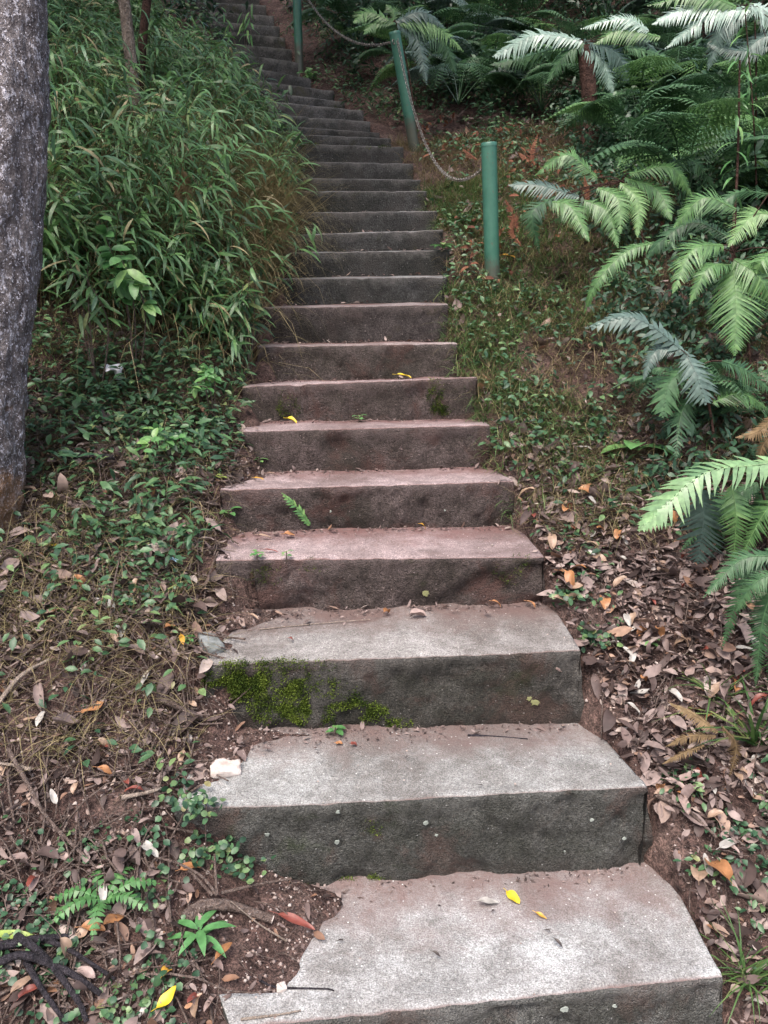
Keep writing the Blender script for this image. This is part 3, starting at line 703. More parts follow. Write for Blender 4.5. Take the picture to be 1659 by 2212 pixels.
tag(rd.obj('rusty_litter', M['fernred']), 'rust red dead leaves and bracts caught in the weeds around the posts', 'dead leaves', kind='stuff')
# green grass
gg = Buf()
x, y, z = scatter(11000, (0, 2.2), (2.9, 5.8), lambda x, y: (offR(x, y) > -.03) * np.clip(1.1 - offR(x, y) * .7, 0, 1) * (vnoise(x, y, 2.6) > -.2) * sstep(2.9, 3.5, y))
blades(gg, x, y, z, 5, .12, .0042, .8, 1.4, (-.2, -.3))
x, y, z = scatter(6000, (-2.6, 0), (2.5, 4.6), lambda x, y: (offL(x, y) > .04) * (vnoise(x, y, 2.2) > -.02) * .35)
blades(gg, x, y, z, 4, .11, .004, .9, 1.3, (.1, -.2))
tag(gg.obj('grass', M['grass']), 'short green grass growing beside the steps and around the near post', 'grass', kind='stuff')

# ------------------------------------------------------------------ low ground cover
def cover(buf, x, y, z, per, size, spread, hgt, prof=prof_oval, aspect=.55):
    n_ = len(x); b_ = np.repeat(np.c_[x, y, z], per, 0); k_ = n_ * per
    th = rs.rand(k_) * 2 * np.pi; rr = spread * rs.rand(k_) ** .6
    p_ = b_ + np.c_[np.cos(th) * rr, np.sin(th) * rr, hgt * rs.rand(k_) + .005]
    p_[:, 2] = np.maximum(p_[:, 2], H(p_[:, 0], p_[:, 1]) + .008 + hgt * .6 * rs.rand(k_))
    d = np.c_[np.cos(th) + rs.randn(k_) * .5, np.sin(th) + rs.randn(k_) * .5, rs.randn(k_) * .35]
    nn = np.c_[rs.randn(k_) * .35, rs.randn(k_) * .35 - .25, np.ones(k_)]
    Ls = size * (.55 + .8 * rs.rand(k_))
    leaves(buf, p_, d, nn, Ls, Ls * aspect, .5, .3, np.clip(np.repeat(rs.rand(n_), per) * .6 + rs.rand(k_) * .4, 0, 1), 3, prof, 3)
cv = Buf()
dens = lambda x, y: (offL(x, y) > .03) * np.clip(.10 + sstep(2.3, 3.0, y) * .9, 0, 1) * np.clip(.55 + vnoise(x, y, 2.4) * 1.6, .05, 1)
x, y, z = scatter(5600, (-2.6, 0), (1.3, 4.6), dens); cover(cv, x, y, z, 7, .036, .07, .10)
x, y, z = scatter(3600, (-2.2, -.3), (1.2, 3.6), lambda x, y: (offL(x, y) > .05) * (vnoise(x + 7, y, 3.1) > .0) * .42); cover(cv, x, y, z, 9, .017, .05, .035, prof_round, .9)
x, y, z = scatter(7500, (.3, 3.6), (2.8, 7.5), lambda x, y: (offR(x, y) > .02) * np.clip(.45 + vnoise(x, y, 2.1) * 1.5, .08, 1) * np.where(y < 3.4, .4, .55)); cover(cv, x, y, z, 6, .035, .06, .07)
x, y, z = scatter(1500, (-2.6, 0), (2.6, 4.4), lambda x, y: (offL(x, y) > .03) * np.clip(.5 + vnoise(x + 4, y, 2.8) * 2, 0, 1)); cover(cv, x, y, z, 5, .06, .07, .12, prof_lance, .3)
x, y, z = scatter(900, (.5, 2.0), (1.4, 3.0), lambda x, y: (offR(x, y) > .05) * (vnoise(x + 3, y, 3.) > .12) * .8); cover(cv, x, y, z, 7, .026, .05, .03)
x, y, z = scatter(4200, (-1.4, 3.4), (5.6, 10.5), lambda x, y: (offR(x, y) > .05) * np.clip(.5 + vnoise(x, y, 1.7), 0, 1) * np.where(y < 7.6, .22, 1.)); cover(cv, x, y, z, 8, .05, .13, .20, prof_lance, .38)
x, y, z = scatter(1800, (-5, -.8), (5.5, 11), lambda x, y: (offL(x, y) > -.02) * (offL(x, y) < .5) * .8); cover(cv, x, y, z, 6, .055, .10, .2)
tag(cv.obj('ground_cover', M['cover']), 'low leafy green ground cover creeping over both banks', 'ground cover', kind='stuff')
# dense dark undergrowth filling the slope above
ug = Buf()
def bushes(buf, n_, xr, yr, dens, hgt, size, per=60):
    x, y, z = scatter(n_, xr, yr, dens)
    for i in range(len(x)):
        hh = hgt * (.5 + .8 * rs.rand()); rr = hh * .55
        d_ = rs.randn(per, 3); d_ = unit(d_) * (rs.rand(per, 1) ** .4); q = np.array([x[i], y[i], z[i] + hh * .5]) + d_ * [rr, rr, hh * .55]
        leaves(buf, q, rs.randn(per, 3) * [1, 1, .5] + [0, -.3, -.3], rs.randn(per, 3) * .45 + [0, -.4, .9], size * (.6 + .7 * rs.rand(per)), size * .36, .5, .2, np.clip(rs.rand() * .6 + rs.rand(per) * .4, 0, 1), 3, prof_lance, 2)
bushes(ug, 620, (-1.8, 6.5), (7.4, 13.5), lambda x, y: (offR(x, y) > .2 + .35 * (y < 9)), .5, .07)
bushes(ug, 420, (1.9, 6.5), (3.6, 7.5), lambda x, y: (x > 1.5 + .12 * y) * 1., .6, .09)
bushes(ug, 620, (.95, 3.2), (2.9, 7), lambda x, y: (x > 1.0 + .1 * (y - 3) + .2 * vnoise(x, y, 2)) * 1., .26, .05, 40)
bushes(ug, 90, (1.5, 3.2), (5.8, 7.4), lambda x, y: 1. + 0 * x, .4, .06, 40)
bushes(ug, 260, (-8, -1.5), (8, 14), lambda x, y: (offL(x, y) > .1), .8, .10)
tag(ug.obj('undergrowth', M['shrub']), 'dark leafy undergrowth filling the shaded slope behind the ferns', 'undergrowth', kind='stuff')

# ------------------------------------------------------------------ leaf litter, gravel, moss
lt = Buf()
def litter(n_, xr, yr, dens, size, lift=.006, onstep=False):
    x, y, z = scatter(n_, xr, yr, dens)
    if onstep: z = np.array([surf(a_, b_) for a_, b_ in zip(x, y)])
    k_ = len(x); th = rs.rand(k_) * 2 * np.pi
    L = size * np.clip(np.exp(rs.randn(k_) * .45) * .8, .25, 1.9)
    d = np.c_[np.cos(th), np.sin(th), rs.randn(k_) * .22]; p_ = np.c_[x, y, z + lift + np.abs(rs.randn(k_)) * .012 * (not onstep)]
    nn = np.c_[rs.randn(k_, 2) * .35, np.ones(k_)]; asp = .28 + .3 * rs.rand(k_)
    leaves(lt, p_, d, nn, L, L * asp, rs.randn(k_) * .9, .25 + rs.randn(k_) * .35, np.clip(rs.rand(k_), 0, 1), 5, prof_oval, 3, rs.randn(k_) * .5, .06)
litter(12500, (.35, 2.3), (1.25, 3.4), lambda x, y: (offR(x, y) > .01) * np.clip(1.2 - .15 * offR(x, y), 0, 1) * np.where(y < 1.95, .12 + .3 * (vnoise(x, y, 3) > .12), np.where(y > 2.8, .45, 1.0)), .056)
litter(6500, (.3, 3.4), (3.0, 7.5), lambda x, y: (offR(x, y) > .01) * .55, .055)
litter(12000, (-2.3, 0), (1.2, 3.4), lambda x, y: (offL(x, y) > -.02) * np.clip(.42 + vnoise(x, y, 2) * .5, .1, 1), .058)
litter(3000, (-4, 0), (3.2, 6), lambda x, y: (offL(x, y) > .0) * .4, .05)
def ondirt(x, y):
    h_ = H(x, y); out = np.zeros(len(x))
    for i in range(len(x)):
        t_ = tread_z(x[i], y[i]); out[i] = 0 if t_ is None else float(h_[i] > t_ + .002)
    return out
litter(2600, (-.62, .1), (1.3, 3.3), lambda x, y: ondirt(x, y) * .55, .03)
for k in range(1, 9):
    L2, R2, zl, zr = STEP[k]; k_ = 260
    u = rs.rand(k_) ** 1.3; bk = np.abs(rs.randn(k_)) * (.02 + .05 * (1 - u)) + .008
    px_ = L2.x + (R2.x - L2.x) * u; py_ = L2.y + (R2.y - L2.y) * u - bk; pz_ = zl + (zr - zl) * u + .004
    th = rs.rand(k_) * 6.28; L = .009 + .012 * rs.rand(k_)
    leaves(lt, np.c_[px_, py_, pz_], np.c_[np.cos(th), np.sin(th), rs.rand(k_) * .3], np.c_[rs.randn(k_, 2) * .4, np.ones(k_)], L, L * .4, rs.randn(k_) * .8, .3, rs.rand(k_) * .7, 2, prof_oval, 2)
litter(9000, (.35, 2.0), (1.25, 3.6), lambda x, y: (offR(x, y) > .0) * 1., .02)
litter(9000, (-2.0, -.3), (1.25, 3.4), lambda x, y: (offL(x, y) > .0) * 1., .02)
litter(900, (-.8, 1), (1.5, 4.3), lambda x, y: (offL(x, y) < 0) * (offL(x, y) > -.13) * .8, .04, .004, True)
litter(260, (-.8, 1), (1.5, 4.3), lambda x, y: (offR(x, y) < 0) * (offR(x, y) > -.07) * .8, .04, .004, True)
def step_back_litter():
    xs, ys, zs = [], [], []
    for k in range(1, NST - 8):
        L2, R2, zl, zr = STEP[k]
        for _ in range(int(26 if k > 1 else 8)):
            u = rs.rand() ** (1.6 if k < 8 else 1); q = L2.lerp(R2, u); back = abs(rs.randn()) * .022 + .012
            if k in (2, 3) and u < .35: back += rs.rand() * .08
            xs.append(q.x); ys.append(q.y - back); zs.append(zl + (zr - zl) * u + .006)
    k_ = len(xs); th = rs.rand(k_) * 2 * np.pi; L = .032 * (.4 + .9 * rs.rand(k_))
    leaves(lt, np.c_[xs, ys, zs], np.c_[np.cos(th), np.sin(th), np.abs(rs.randn(k_)) * .2], np.c_[rs.randn(k_, 2) * .3, np.ones(k_)], L, L * .4, rs.randn(k_) * .8, .3, rs.rand(k_), 4, prof_oval, 3)
step_back_litter()
tag(lt.obj('leaf_litter', M['litter']), 'thick litter of small dry brown leaves covering the earth on both sides of the steps', 'leaf litter', kind='stuff')
tw = Buf()
def twigs(n_, xr, yr, dens, L, r_):
    x, y, z = scatter(n_, xr, yr, dens)
    for i in range(len(x)):
        th = rs.rand() * 6.28; l_ = L * (.4 + rs.rand()); q = np.array([x[i], y[i], z[i]]); d_ = np.array([math.cos(th), math.sin(th), 0])
        pp = [q + d_ * l_ * s_ + np.array([-d_[1], d_[0], 0]) * rs.randn() * l_ * .05 for s_ in (-.5, -.15, .2, .5)]
        for a_ in pp: a_[2] = Hs(a_[0], a_[1]) + .012 + abs(rs.randn()) * .015
        tube(tw, spline(pp, 6), np.linspace(r_, r_ * .4, 6) * (.5 + rs.rand()), 4, rs.rand(), False)
twigs(2600, (-2.3, -.3), (1.2, 3.4), lambda x, y: offL(x, y) > 0, .22, .003)
twigs(260, (-.62, .0), (1.3, 3.2), lambda x, y: ondirt(x, y), .09, .0016)
twigs(700, (.4, 2.2), (1.3, 3.6), lambda x, y: offR(x, y) > 0, .18, .0022)
tag(tw.obj('twig_litter', M['stick']), 'tangle of thin dry twigs strewn through the leaf litter', 'twigs', kind='stuff')
gv = Buf()
def pebbles(n_, xr, yr, dens, size, onstep=False):
    x, y, z = scatter(n_, xr, yr, dens)
    if onstep: z = np.array([surf(a_, b_) for a_, b_ in zip(x, y)])
    for i in range(len(x)):
        s_ = size * (.4 + rs.rand() ** 2 * 1.4); oc = np.array([(1, 0, 0), (0, 1, 0), (-1, 0, 0), (0, -1, 0), (0, 0, .8), (0, 0, -.6)]) * (1 + rs.randn(6, 1) * .2) * s_
        a_ = rs.rand() * 6; R_ = np.array([[math.cos(a_), -math.sin(a_), 0], [math.sin(a_), math.cos(a_), 0], [0, 0, 1]])
        gv.add(oc @ R_ + [x[i], y[i], z[i]], [(0, 1, 4), (1, 2, 4), (2, 3, 4), (3, 0, 4), (1, 0, 5), (2, 1, 5), (3, 2, 5), (0, 3, 5)], .5)
pebbles(2600, (-1.6, 0), (1.15, 2.4), lambda x, y: (offL(x, y) > -.1) * np.clip(1 - offL(x, y) * .9, .12, 1), .005)
pebbles(5000, (-.62, .1), (1.3, 3.3), lambda x, y: ondirt(x, y) * 1., .004)
pebbles(1200, (.5, 1.5), (1.2, 2.6), lambda x, y: (offR(x, y) > -.03) * 1., .0045)
pebbles(420, (-.5, .8), (1.3, 4.2), lambda x, y: (offL(x, y) < 0) * (offR(x, y) < 0) * .7, .0028, True)
tag(gv.obj('gravel', M['pebble'], smooth=False), 'reddish grit and small gravel scattered on the earth beside the steps', 'gravel', kind='stuff')

# moss patches on the risers: many small tufts
def on_riser(k, px, py):
    L_, R_, zl, zr = STEP[k]; u = 0
    lo_, hi_ = 0., 1.
    for _ in range(30):
        m_ = (lo_ + hi_) / 2; q = L_.lerp(R_, m_); x_ = CX + F * q.x / (q.y * cp - (q.z - EYE) * sp)
        if x_ < px: lo_ = m_
        else: hi_ = m_
    q = L_.lerp(R_, lo_); return Vector((q.x, q.y, P(px, py, q.y).z))
def moss(k, blobs, n_, size, label, boost=0):
    b_ = Buf()
    for (px, py, rx, ry, w_) in blobs:
        for _ in range(int(n_ * w_)):
            a_ = rs.rand() * 6.28; r_ = rs.rand() ** .6; x_ = px + math.cos(a_) * r_ * rx; y_ = py + math.sin(a_) * r_ * ry
            if vnoise(x_ * .01, y_ * .01, 3.7) < -.2 + (r_ - .6) * .4: continue
            q = on_riser(k, x_, y_)
            g = 7; dd = np.c_[rs.randn(g) * .6, -np.abs(rs.randn(g)) * .8 - .5, rs.randn(g) * .5 + .35]
            leaves(b_, np.tile(np.array(q) + [0, .011, 0], (g, 1)) + rs.randn(g, 3) * .005, dd, rs.randn(g, 3), size * .6 * (.6 + .8 * rs.rand(g)), size * .32, .4, .1, np.clip(.45 + .45 * vnoise(x_ * .02, y_ * .02, 3.) * 2 + .2 * rs.randn(g) + .15 * w_ + boost, 0, 1), 2, prof_oval, 2)
    tag(b_.obj('moss', M['moss']), label, 'moss', kind='stuff')
moss(2, [(560, 1470, 130, 35, 1.0), (620, 1530, 90, 45, 1.3), (650, 1545, 60, 30, 1.0), (730, 1530, 60, 35, .5), (500, 1480, 50, 40, .3), (555, 1475, 18, 14, .5), (862, 1566, 34, 14, .6), (800, 1540, 40, 20, .2), (600, 1440, 150, 14, .25), (690, 1500, 90, 40, .4)], 2000, .011, 'bright green moss growing on the face of the third step at its left half', .03)
moss(1, [(820, 1904, 45, 10, .6), (740, 1908, 50, 8, .5), (690, 1912, 50, 8, .4), (800, 1790, 30, 20, .10)], 500, .009, 'low green moss along the foot of the second step face')
moss(6, [(622, 870, 28, 36, .7), (955, 885, 26, 12, .4), (940, 845, 22, 30, .3)], 500, .012, 'dark green moss patch on the seventh step face near the grass')
moss(3, [(560, 1240, 60, 25, .25), (690, 1230, 50, 25, .2), (1120, 1235, 50, 35, .3)], 500, .009, 'thin dark moss on the pitted fourth step face')
moss(16, [(650, 312, 40, 7, .5), (820, 320, 30, 6, .4)], 200, .016, 'olive moss on the shaded step edge high up the flight')
moss(15, [(650, 355, 40, 8, .6)], 200, .016, 'olive moss at the left end of a shaded upper step')

# ------------------------------------------------------------------ ferns
TOCAM = lambda q: unit(np.array([0 - q[0], 0 - q[1], EYE - q[2]]))
def px_fern(label, base, D, feathers, mat='fern', name='fern', hub=None, group='ferns on the right bank', stalk=True, cat='fern', faceup=.7):
    """feathers: (list of (x, y[, dD]), half width px, leaflets, material or None)"""
    bq = P(base[0], base[1], D); bq.z = Hs(bq.x, bq.y)
    root = empty(name, bq, 0, label, cat, group); lst = []
    for ft in feathers:
        pts_, hw, n_ = ft[:3]; mt = ft[3] if len(ft) > 3 and ft[3] else mat; shp = ft[4] if len(ft) > 4 else 'feather'
        p3_ = [P(q[0], q[1], D + (q[2] if len(q) > 2 else 0)) for q in pts_]
        c_ = p3_[len(p3_) // 2]; fc = TOCAM(c_) * .75 + np.array([0, 0, faceup])
        b_ = Buf(); dep = c_.y * cp - (c_.z - EYE) * sp
        feather(b_, p3_, hw / F * dep, int(n_ * (1.0 if shp == 'long' else 1.25)), fc, .5, shp, None, .003)
        o = b_.obj('frond', M[mt]); lst.append(o)
    if stalk:
        hubp = P(hub[0], hub[1], D) if hub else p3_[0]
        b_ = Buf(); mid = bq.lerp(hubp, .55) + Vector((.02, .04, .05))
        tube(b_, spline([bq - Vector((0, 0, .05)), mid, hubp], 10), np.linspace(.007, .004, 10), 6)
        for ft in feathers:
            q0 = P(ft[0][0][0], ft[0][0][1], D + (ft[0][0][2] if len(ft[0][0]) > 2 else 0))
            if (q0 - hubp).length > .02: tube(b_, spline([hubp, (hubp + q0) / 2 + Vector((0, 0, .015)), q0], 6), .003, 4, .4, False)
        lst.append(b_.obj('stalk', M['fernbark']))
    local(lst, root); return root
px_fern('bright green fern with drooping fronds just right of the nearest post', (1400, 640), 4.45, [
    ([(1290, 385), (1225, 335), (1157, 378)], 38, 34), ([(1250, 425), (1165, 400), (1100, 400)], 40, 26, 'ferngrey'),
    ([(1182, 436, .0), (1232, 446, -.1), (1272, 520, -.25)], 44, 34), ([(1262, 432), (1312, 458, -.1), (1335, 534, -.2)], 42, 34),
    ([(1292, 405), (1335, 430, -.1), (1340, 503, -.2)], 46, 34), ([(1340, 395), (1378, 432, -.1), (1377, 512, -.2)], 36, 32),
    ([(1350, 385), (1420, 410), (1450, 475, -.1)], 46, 34), ([(1360, 375), (1448, 362), (1496, 424)], 40, 32),
    ([(1425, 362, .2), (1494, 346, .2), (1546, 406, .2)], 40, 30, 'ferndark'), ([(1200, 425), (1150, 460, -.1), (1165, 545, -.1)], 36, 26, 'ferndark'),
    ([(1300, 440, .1), (1250, 455, .05), (1190, 480, .05)], 34, 26)], hub=(1345, 392))
px_fern('large green fern with broad arching fronds at the right edge beside the second one', (1620, 860), 3.65, [
    ([(1590, 452), (1520, 428), (1456, 490)], 52, 34), ([(1672, 462), (1622, 468), (1574, 532, -.1)], 54, 34), ([(1562, 530), (1496, 540, -.05), (1454, 632, -.15)], 54, 38),
    ([(1581, 572), (1530, 580, -.1), (1490, 655, -.15)], 40, 32), ([(1583, 570), (1590, 650, -.1), (1587, 766, -.2)], 82, 34, None, 'feather'),
    ([(1585, 560), (1640, 600, -.1), (1680, 680, -.1)], 62, 32), ([(1450, 520, .2), (1356, 542, .15), (1290, 610, .1), (1262, 676, .1)], 30, 44),
    ([(1680, 540), (1650, 560, -.1), (1632, 590, -.1)], 44, 20), ([(1590, 520), (1500, 480, .1), (1430, 520, .1), (1395, 560, .1)], 36, 36, 'ferndark'),
    ([(1660, 420), (1600, 415, .2), (1540, 450, .2)], 46, 30, 'ferndark')], hub=(1585, 545))
px_fern('blue green fern with one frond curling over its long hanging leaflets', (1560, 1010), 3.15, [
    ([(1484, 768), (1418, 712), (1356, 686), (1268, 708)], 40, 18, 'ferngrey', 'long'), ([(1470, 755), (1415, 760), (1390, 822, -.05)], 32, 26, 'ferngrey'),
    ([(1484, 768), (1505, 810, -.05), (1524, 872, -.1)], 52, 13, 'ferngrey', 'long'), ([(1500, 780), (1445, 830, 0), (1432, 900, -.05)], 46, 16, 'ferndark', 'long'),
    ([(1490, 860), (1470, 900), (1460, 990, -.1)], 52, 22, 'ferndark'), ([(1560, 780), (1610, 800), (1670, 850)], 50, 26, 'ferndark'), ([(1540, 870), (1600, 850), (1660, 885)], 46, 26)], hub=(1500, 800))
px_fern('pale bright green fern frond reaching out from the right edge of the picture', (1660, 1330), 2.62, [
    ([(1720, 990), (1640, 1004), (1527, 1020, -.05), (1441, 1088, -.1), (1382, 1144, -.12)], 62, 30, 'fernpale', 'long'),
    ([(1516, 1058, .1), (1520, 1120, .1), (1508, 1215, .1)], 74, 24, 'ferngrey', 'long'), ([(1582, 1050, .05), (1590, 1120, 0), (1582, 1256, 0)], 46, 34),
    ([(1700, 1060), (1650, 1110, 0), (1600, 1204, 0)], 52, 30), ([(1690, 1040, .1), (1640, 1090, .12), (1625, 1180, .12)], 46, 30, 'ferndark'), ([(1640, 1040, .12), (1560, 1090, .12), (1470, 1190, .12)], 44, 30, 'ferndark'), ([(1640, 1050, .2), (1550, 1120, .2), (1540, 1270, .2)], 44, 30, 'ferndark')], hub=(1640, 1040))
px_fern('dark green lacy fern hanging into the right edge low down', (1700, 1480), 2.25, [
    ([(1690, 1240), (1650, 1330, 0), (1632, 1480, -.03)], 50, 46, 'ferndark'), ([(1710, 1290), (1690, 1380), (1660, 1500)], 50, 42, 'ferndark'), ([(1690, 1230), (1630, 1260), (1590, 1320)], 40, 36, 'ferndark'), ([(1680, 1200, .1), (1600, 1210, .1), (1520, 1290, .05)], 44, 36, 'ferndark'), ([(1680, 1180, .15), (1610, 1250, .12), (1560, 1400, .1)], 44, 36, 'ferndark'), ([(1700, 1420), (1680, 1480), (1640, 1560)], 40, 30, 'ferndark')], hub=(1690, 1240))
silver = px_fern('tree fern with sheen-lightened fronds spread high on the right slope', (1275, 380), 6.3, [
    ([(1256, 88), (1160, 76), (1066, 122)], 40, 28, 'fernsheen', 'long'), ([(1250, 88), (1301, 135), (1326, 208)], 36, 28, 'fernsheen'),
    ([(1262, 86), (1333, 118), (1358, 182)], 46, 30, 'ferngrey'), ([(1400, 66), (1345, 40), (1256, 62)], 34, 28, 'fernsheen'), ([(1425, 80), (1340, 66), (1280, 95)], 38, 26),
    ([(1350, 60, .2), (1380, 80, .1), (1425, 118, .1)], 34, 24, 'ferngrey'), ([(1350, 100), (1420, 118), (1478, 152)], 36, 26, 'ferndark'), ([(1262, 90), (1220, 120), (1180, 180)], 34, 24, 'ferndark'), ([(1230, 95), (1130, 125, .2), (1060, 140, .2)], 36, 26, 'ferndark')], name='tree_fern', hub=(1262, 92), group='ferns on the right bank', cat='fern')
px_fern('tree fern with sheen-lightened fronds leaning in at the upper right corner of the picture', (1640, 330), 5.6, [
    ([(1640, 20), (1540, 30), (1438, 104)], 46, 34, 'fernsheen'), ([(1600, 22), (1480, 22), (1410, 52)], 42, 32, 'fernsheen'), ([(1690, 70), (1640, 85), (1598, 128)], 44, 26, 'ferngrey'),
    ([(1620, 20), (1560, 60), (1530, 150)], 48, 32, 'ferngrey'), ([(1590, 15), (1510, -10), (1400, 12)], 44, 32, 'fern'), ([(1660, 100), (1600, 110), (1530, 95)], 40, 28, 'ferngrey'), ([(1620, 10), (1660, 30), (1720, 120)], 46, 28, 'fernsheen')], name='tree_fern', hub=(1630, 18), cat='fern')
px_fern('feathery fern crown spreading over the top of the leaning post', (905, 330), 6.85, [
    ([(850, 48), (795, 26), (764, 50, -.1)], 34, 26), ([(856, 46), (910, 26), (960, 60)], 34, 26, 'ferngrey'), ([(860, 50), (900, 80), (922, 182, -.1)], 40, 34, 'ferngrey'),
    ([(870, 50), (950, 80), (985, 160)], 44, 34, 'ferndark'), ([(850, 46), (850, 26), (835, 10)], 24, 16), ([(846, 50), (810, 50), (786, 74, -.1)], 26, 22), ([(862, 48), (930, 50), (1000, 110)], 40, 30, 'fern')], hub=(856, 50))
px_fern('curled brown dead fern lying on the leaf litter at lower right', (1560, 1640), 2.06, [
    ([(1550, 1580), (1500, 1545), (1445, 1518)], 26, 22, 'ferndry'), ([(1545, 1590), (1490, 1590), (1440, 1612)], 22, 22, 'ferndry'), ([(1560, 1570), (1590, 1610), (1575, 1682)], 26, 26, 'ferndry'), ([(1520, 1610), (1470, 1630), (1432, 1650)], 14, 16, 'ferndry')], stalk=False, name='dead_fern', group='dead ferns', faceup=1.2)
px_fern('reddish brown dead fern drooping on the right edge above the pale frond', (1640, 960), 2.85, [
    ([(1690, 880), (1640, 930), (1590, 945)], 26, 22, 'ferndry'), ([(1690, 920), (1650, 960), (1640, 1000)], 26, 20, 'ferndry')], stalk=False, name='dead_fern', group='dead ferns')
px_fern('rust red dead fern standing just right of the nearest post', (1100, 560), 4.7, [
    ([(1118, 500), (1108, 465), (1092, 432)], 16, 16, 'fernred'), ([(1125, 530), (1105, 500), (1110, 462)], 12, 14, 'fernred'), ([(1270, 440, .0), (1268, 410), (1262, 380)], 10, 14, 'fernred')], stalk=False, name='dead_fern', group='dead ferns')
px_fern('rust red dead fern in the litter far behind the nearest post', (1170, 380), 5.9, [
    ([(1150, 360), (1148, 330), (1162, 290)], 12, 14, 'fernred'), ([(1180, 370), (1140, 345), (1120, 330)], 12, 14, 'fernred'), ([(1030, 345), (1015, 335), (1000, 322)], 10, 12, 'fernred')], stalk=False, name='dead_fern', group='dead ferns')
px_fern('withered brown dead fern hanging in the dark gap of the left bank', (430, 640), 3.95, [
    ([(395, 365), (405, 410), (425, 480)], 20, 20, 'ferndry'), ([(385, 370), (388, 420), (400, 500)], 16, 18, 'ferndry')], stalk=False, name='dead_fern', group='dead ferns')
# small fern rooted on the fifth step
px_fern('tiny bright fern growing against the face of the fifth step', (672, 1138), 2.96, [
    ([(668, 1132), (645, 1100, -.02), (610, 1066, -.05)], 16, 13, 'bright', 'long')], stalk=False, name='small_fern', group=None)

# generic fern fronds shared by the background plants
def bip_frond(L, seed, npair=13, mat='ferndark'):
    b_ = Buf(); st = rs.get_state(); rs.seed(seed)
    arc = [(0, 0, 0), (L * .35, 0, L * .34), (L * .7, 0, L * .32), (L * 1.0, 0, L * .02)]; c_ = spline(arc, npair * 2 + 1); tg = unit(np.gradient(c_, axis=0))
    tube(b_, c_[::3], np.linspace(.006, .002, len(c_[::3])), 4, .4, False)
    for i in range(5, npair * 2 + 1):
        t = i / (npair * 2); w_ = L * .34 * min(1, (t - .05) * 2.4) * max(.06, (1 - t) / .6 if t > .4 else 1) 
        for sg in (-1, 1):
            sdv = np.array([0, sg, 0]); d_ = unit(sdv + tg[i] * .45 + np.array([0, 0, -.05])); a_ = c_[i]; e_ = a_ + d_ * w_ + np.array([0, 0, -.22 * w_])
            feather(b_, [a_, (a_ + e_) / 2 + np.array([0, 0, .04 * w_]), e_], w_ * .17 + .008, 9, (0, 0, 1), .4, 'feather', None, .0012, .2, None, 1)
    rs.set_state(st); me = b_.mesh('frond', M[mat]); return me
fr = {m_: [bip_frond(.75, 11 + i, mat=m_) for i in range(2)] for m_ in ('ferndark', 'fern', 'ferngrey')}
def bg_fern(x, y, n_, sc, mats, label, group):
    z = Hs(x, y); root = empty('fern', (x, y, z), rs.rand() * 6.28, label, 'fern', group)
    st_h = .12 * sc
    for i in range(n_):
        o = bpy.data.objects.new('frond', fr[mats[rs.randint(len(mats))]][rs.randint(2)]); C.objects.link(o); o.parent = root
        o.location = (0, 0, st_h); o.rotation_euler = (rs.randn() * .12, -.25 + rs.randn() * .22, i * 6.283 / n_ + rs.randn() * .25); s_ = sc * (.8 + .4 * rs.rand()); o.scale = (s_, s_, s_)
def spread(n_, xr, yr, ok, mind):
    out = []
    for _ in range(4000):
        if len(out) >= n_: break
        x = rs.uniform(*xr); y = rs.uniform(*yr)
        if ok(x, y) and all((x - a_) ** 2 + (y - b_) ** 2 > mind ** 2 for a_, b_ in out): out.append((x, y))
    return out
for x, y in spread(70, (-.9, 5.5), (7.2, 12.5), lambda x, y: x - right_edge(y) > .5 and x < .62 * y, .36):
    bg_fern(x, y, 8, .95, ['ferndark', 'fern', 'ferngrey', 'ferndark'], 'dark fern in the shaded undergrowth high up on the right slope', 'ferns of the upper undergrowth')
for x, y in spread(14, (1.5, 3.6), (4.3, 7.2), lambda x, y: x - right_edge(y) > 1.15 and x < .56 * y, .45):
    bg_fern(x, y, 8, .95, ['ferndark', 'ferndark', 'fern'], 'dark fern in the shade behind the bright ferns at mid right', 'shaded ferns at mid right')
for x, y in spread(3, (1.25, 1.9), (2.5, 3.5), lambda x, y: x - right_edge(y) > .75, .35):
    bg_fern(x, y, 7, .5, ['ferndark'], 'small dark fern under the large fronds near the right edge', 'small shaded ferns by the right edge')
# fibrous trunk of the sheen-lightened tree fern
q = P(1272, 380, 6.35); q.z = Hs(q.x, q.y)
troot = silver; o = trunk_mesh([q - Vector((0, 0, .05)), P(1275, 250, 6.34), P(1264, 100, 6.34)], [.07, .055, .05], 20, 60, .18).obj('trunk', M['fernbark']); local([o], troot)
# bamboo canes at upper right
def cane(px1, px2, D, r_, label):
    a_ = P(*px1, D); b_ = P(*px2, D); a_.z = min(a_.z, Hs(a_.x, a_.y) + .02); root = empty('cane', a_, 0, label, 'cane', 'thin canes at upper right')
    b1 = Buf(); tube(b1, spline([a_, (a_ + b_) / 2 + Vector((.015, 0, 0)), b_], 14), np.linspace(r_, r_ * .5, 14), 6); l1 = [b1.obj('stem', M['fernbark'])]
    b2 = Buf(); n_ = 16; t = np.linspace(.4, 1, n_)[:, None]; pp = np.array(a_) * (1 - t) + np.array(b_) * t
    leaves(b2, pp, np.c_[rs.randn(n_), rs.randn(n_) * .5 - .3, -.3 + rs.randn(n_) * .4], np.c_[rs.randn(n_, 2) * .3, np.ones(n_)], .12, .018, 1.1, .2, None, 4, prof_lance, 3); l1.append(b2.obj('leaves', M['bright'])); local(l1, root)
cane((1597, 395), (1598, 130), 4.3, .009, 'upright reddish cane with a few drooping leaves at upper right')
cane((1662, 330), (1610, 30), 4.6, .006, 'slanting thin cane with bright leaves in the upper right corner')

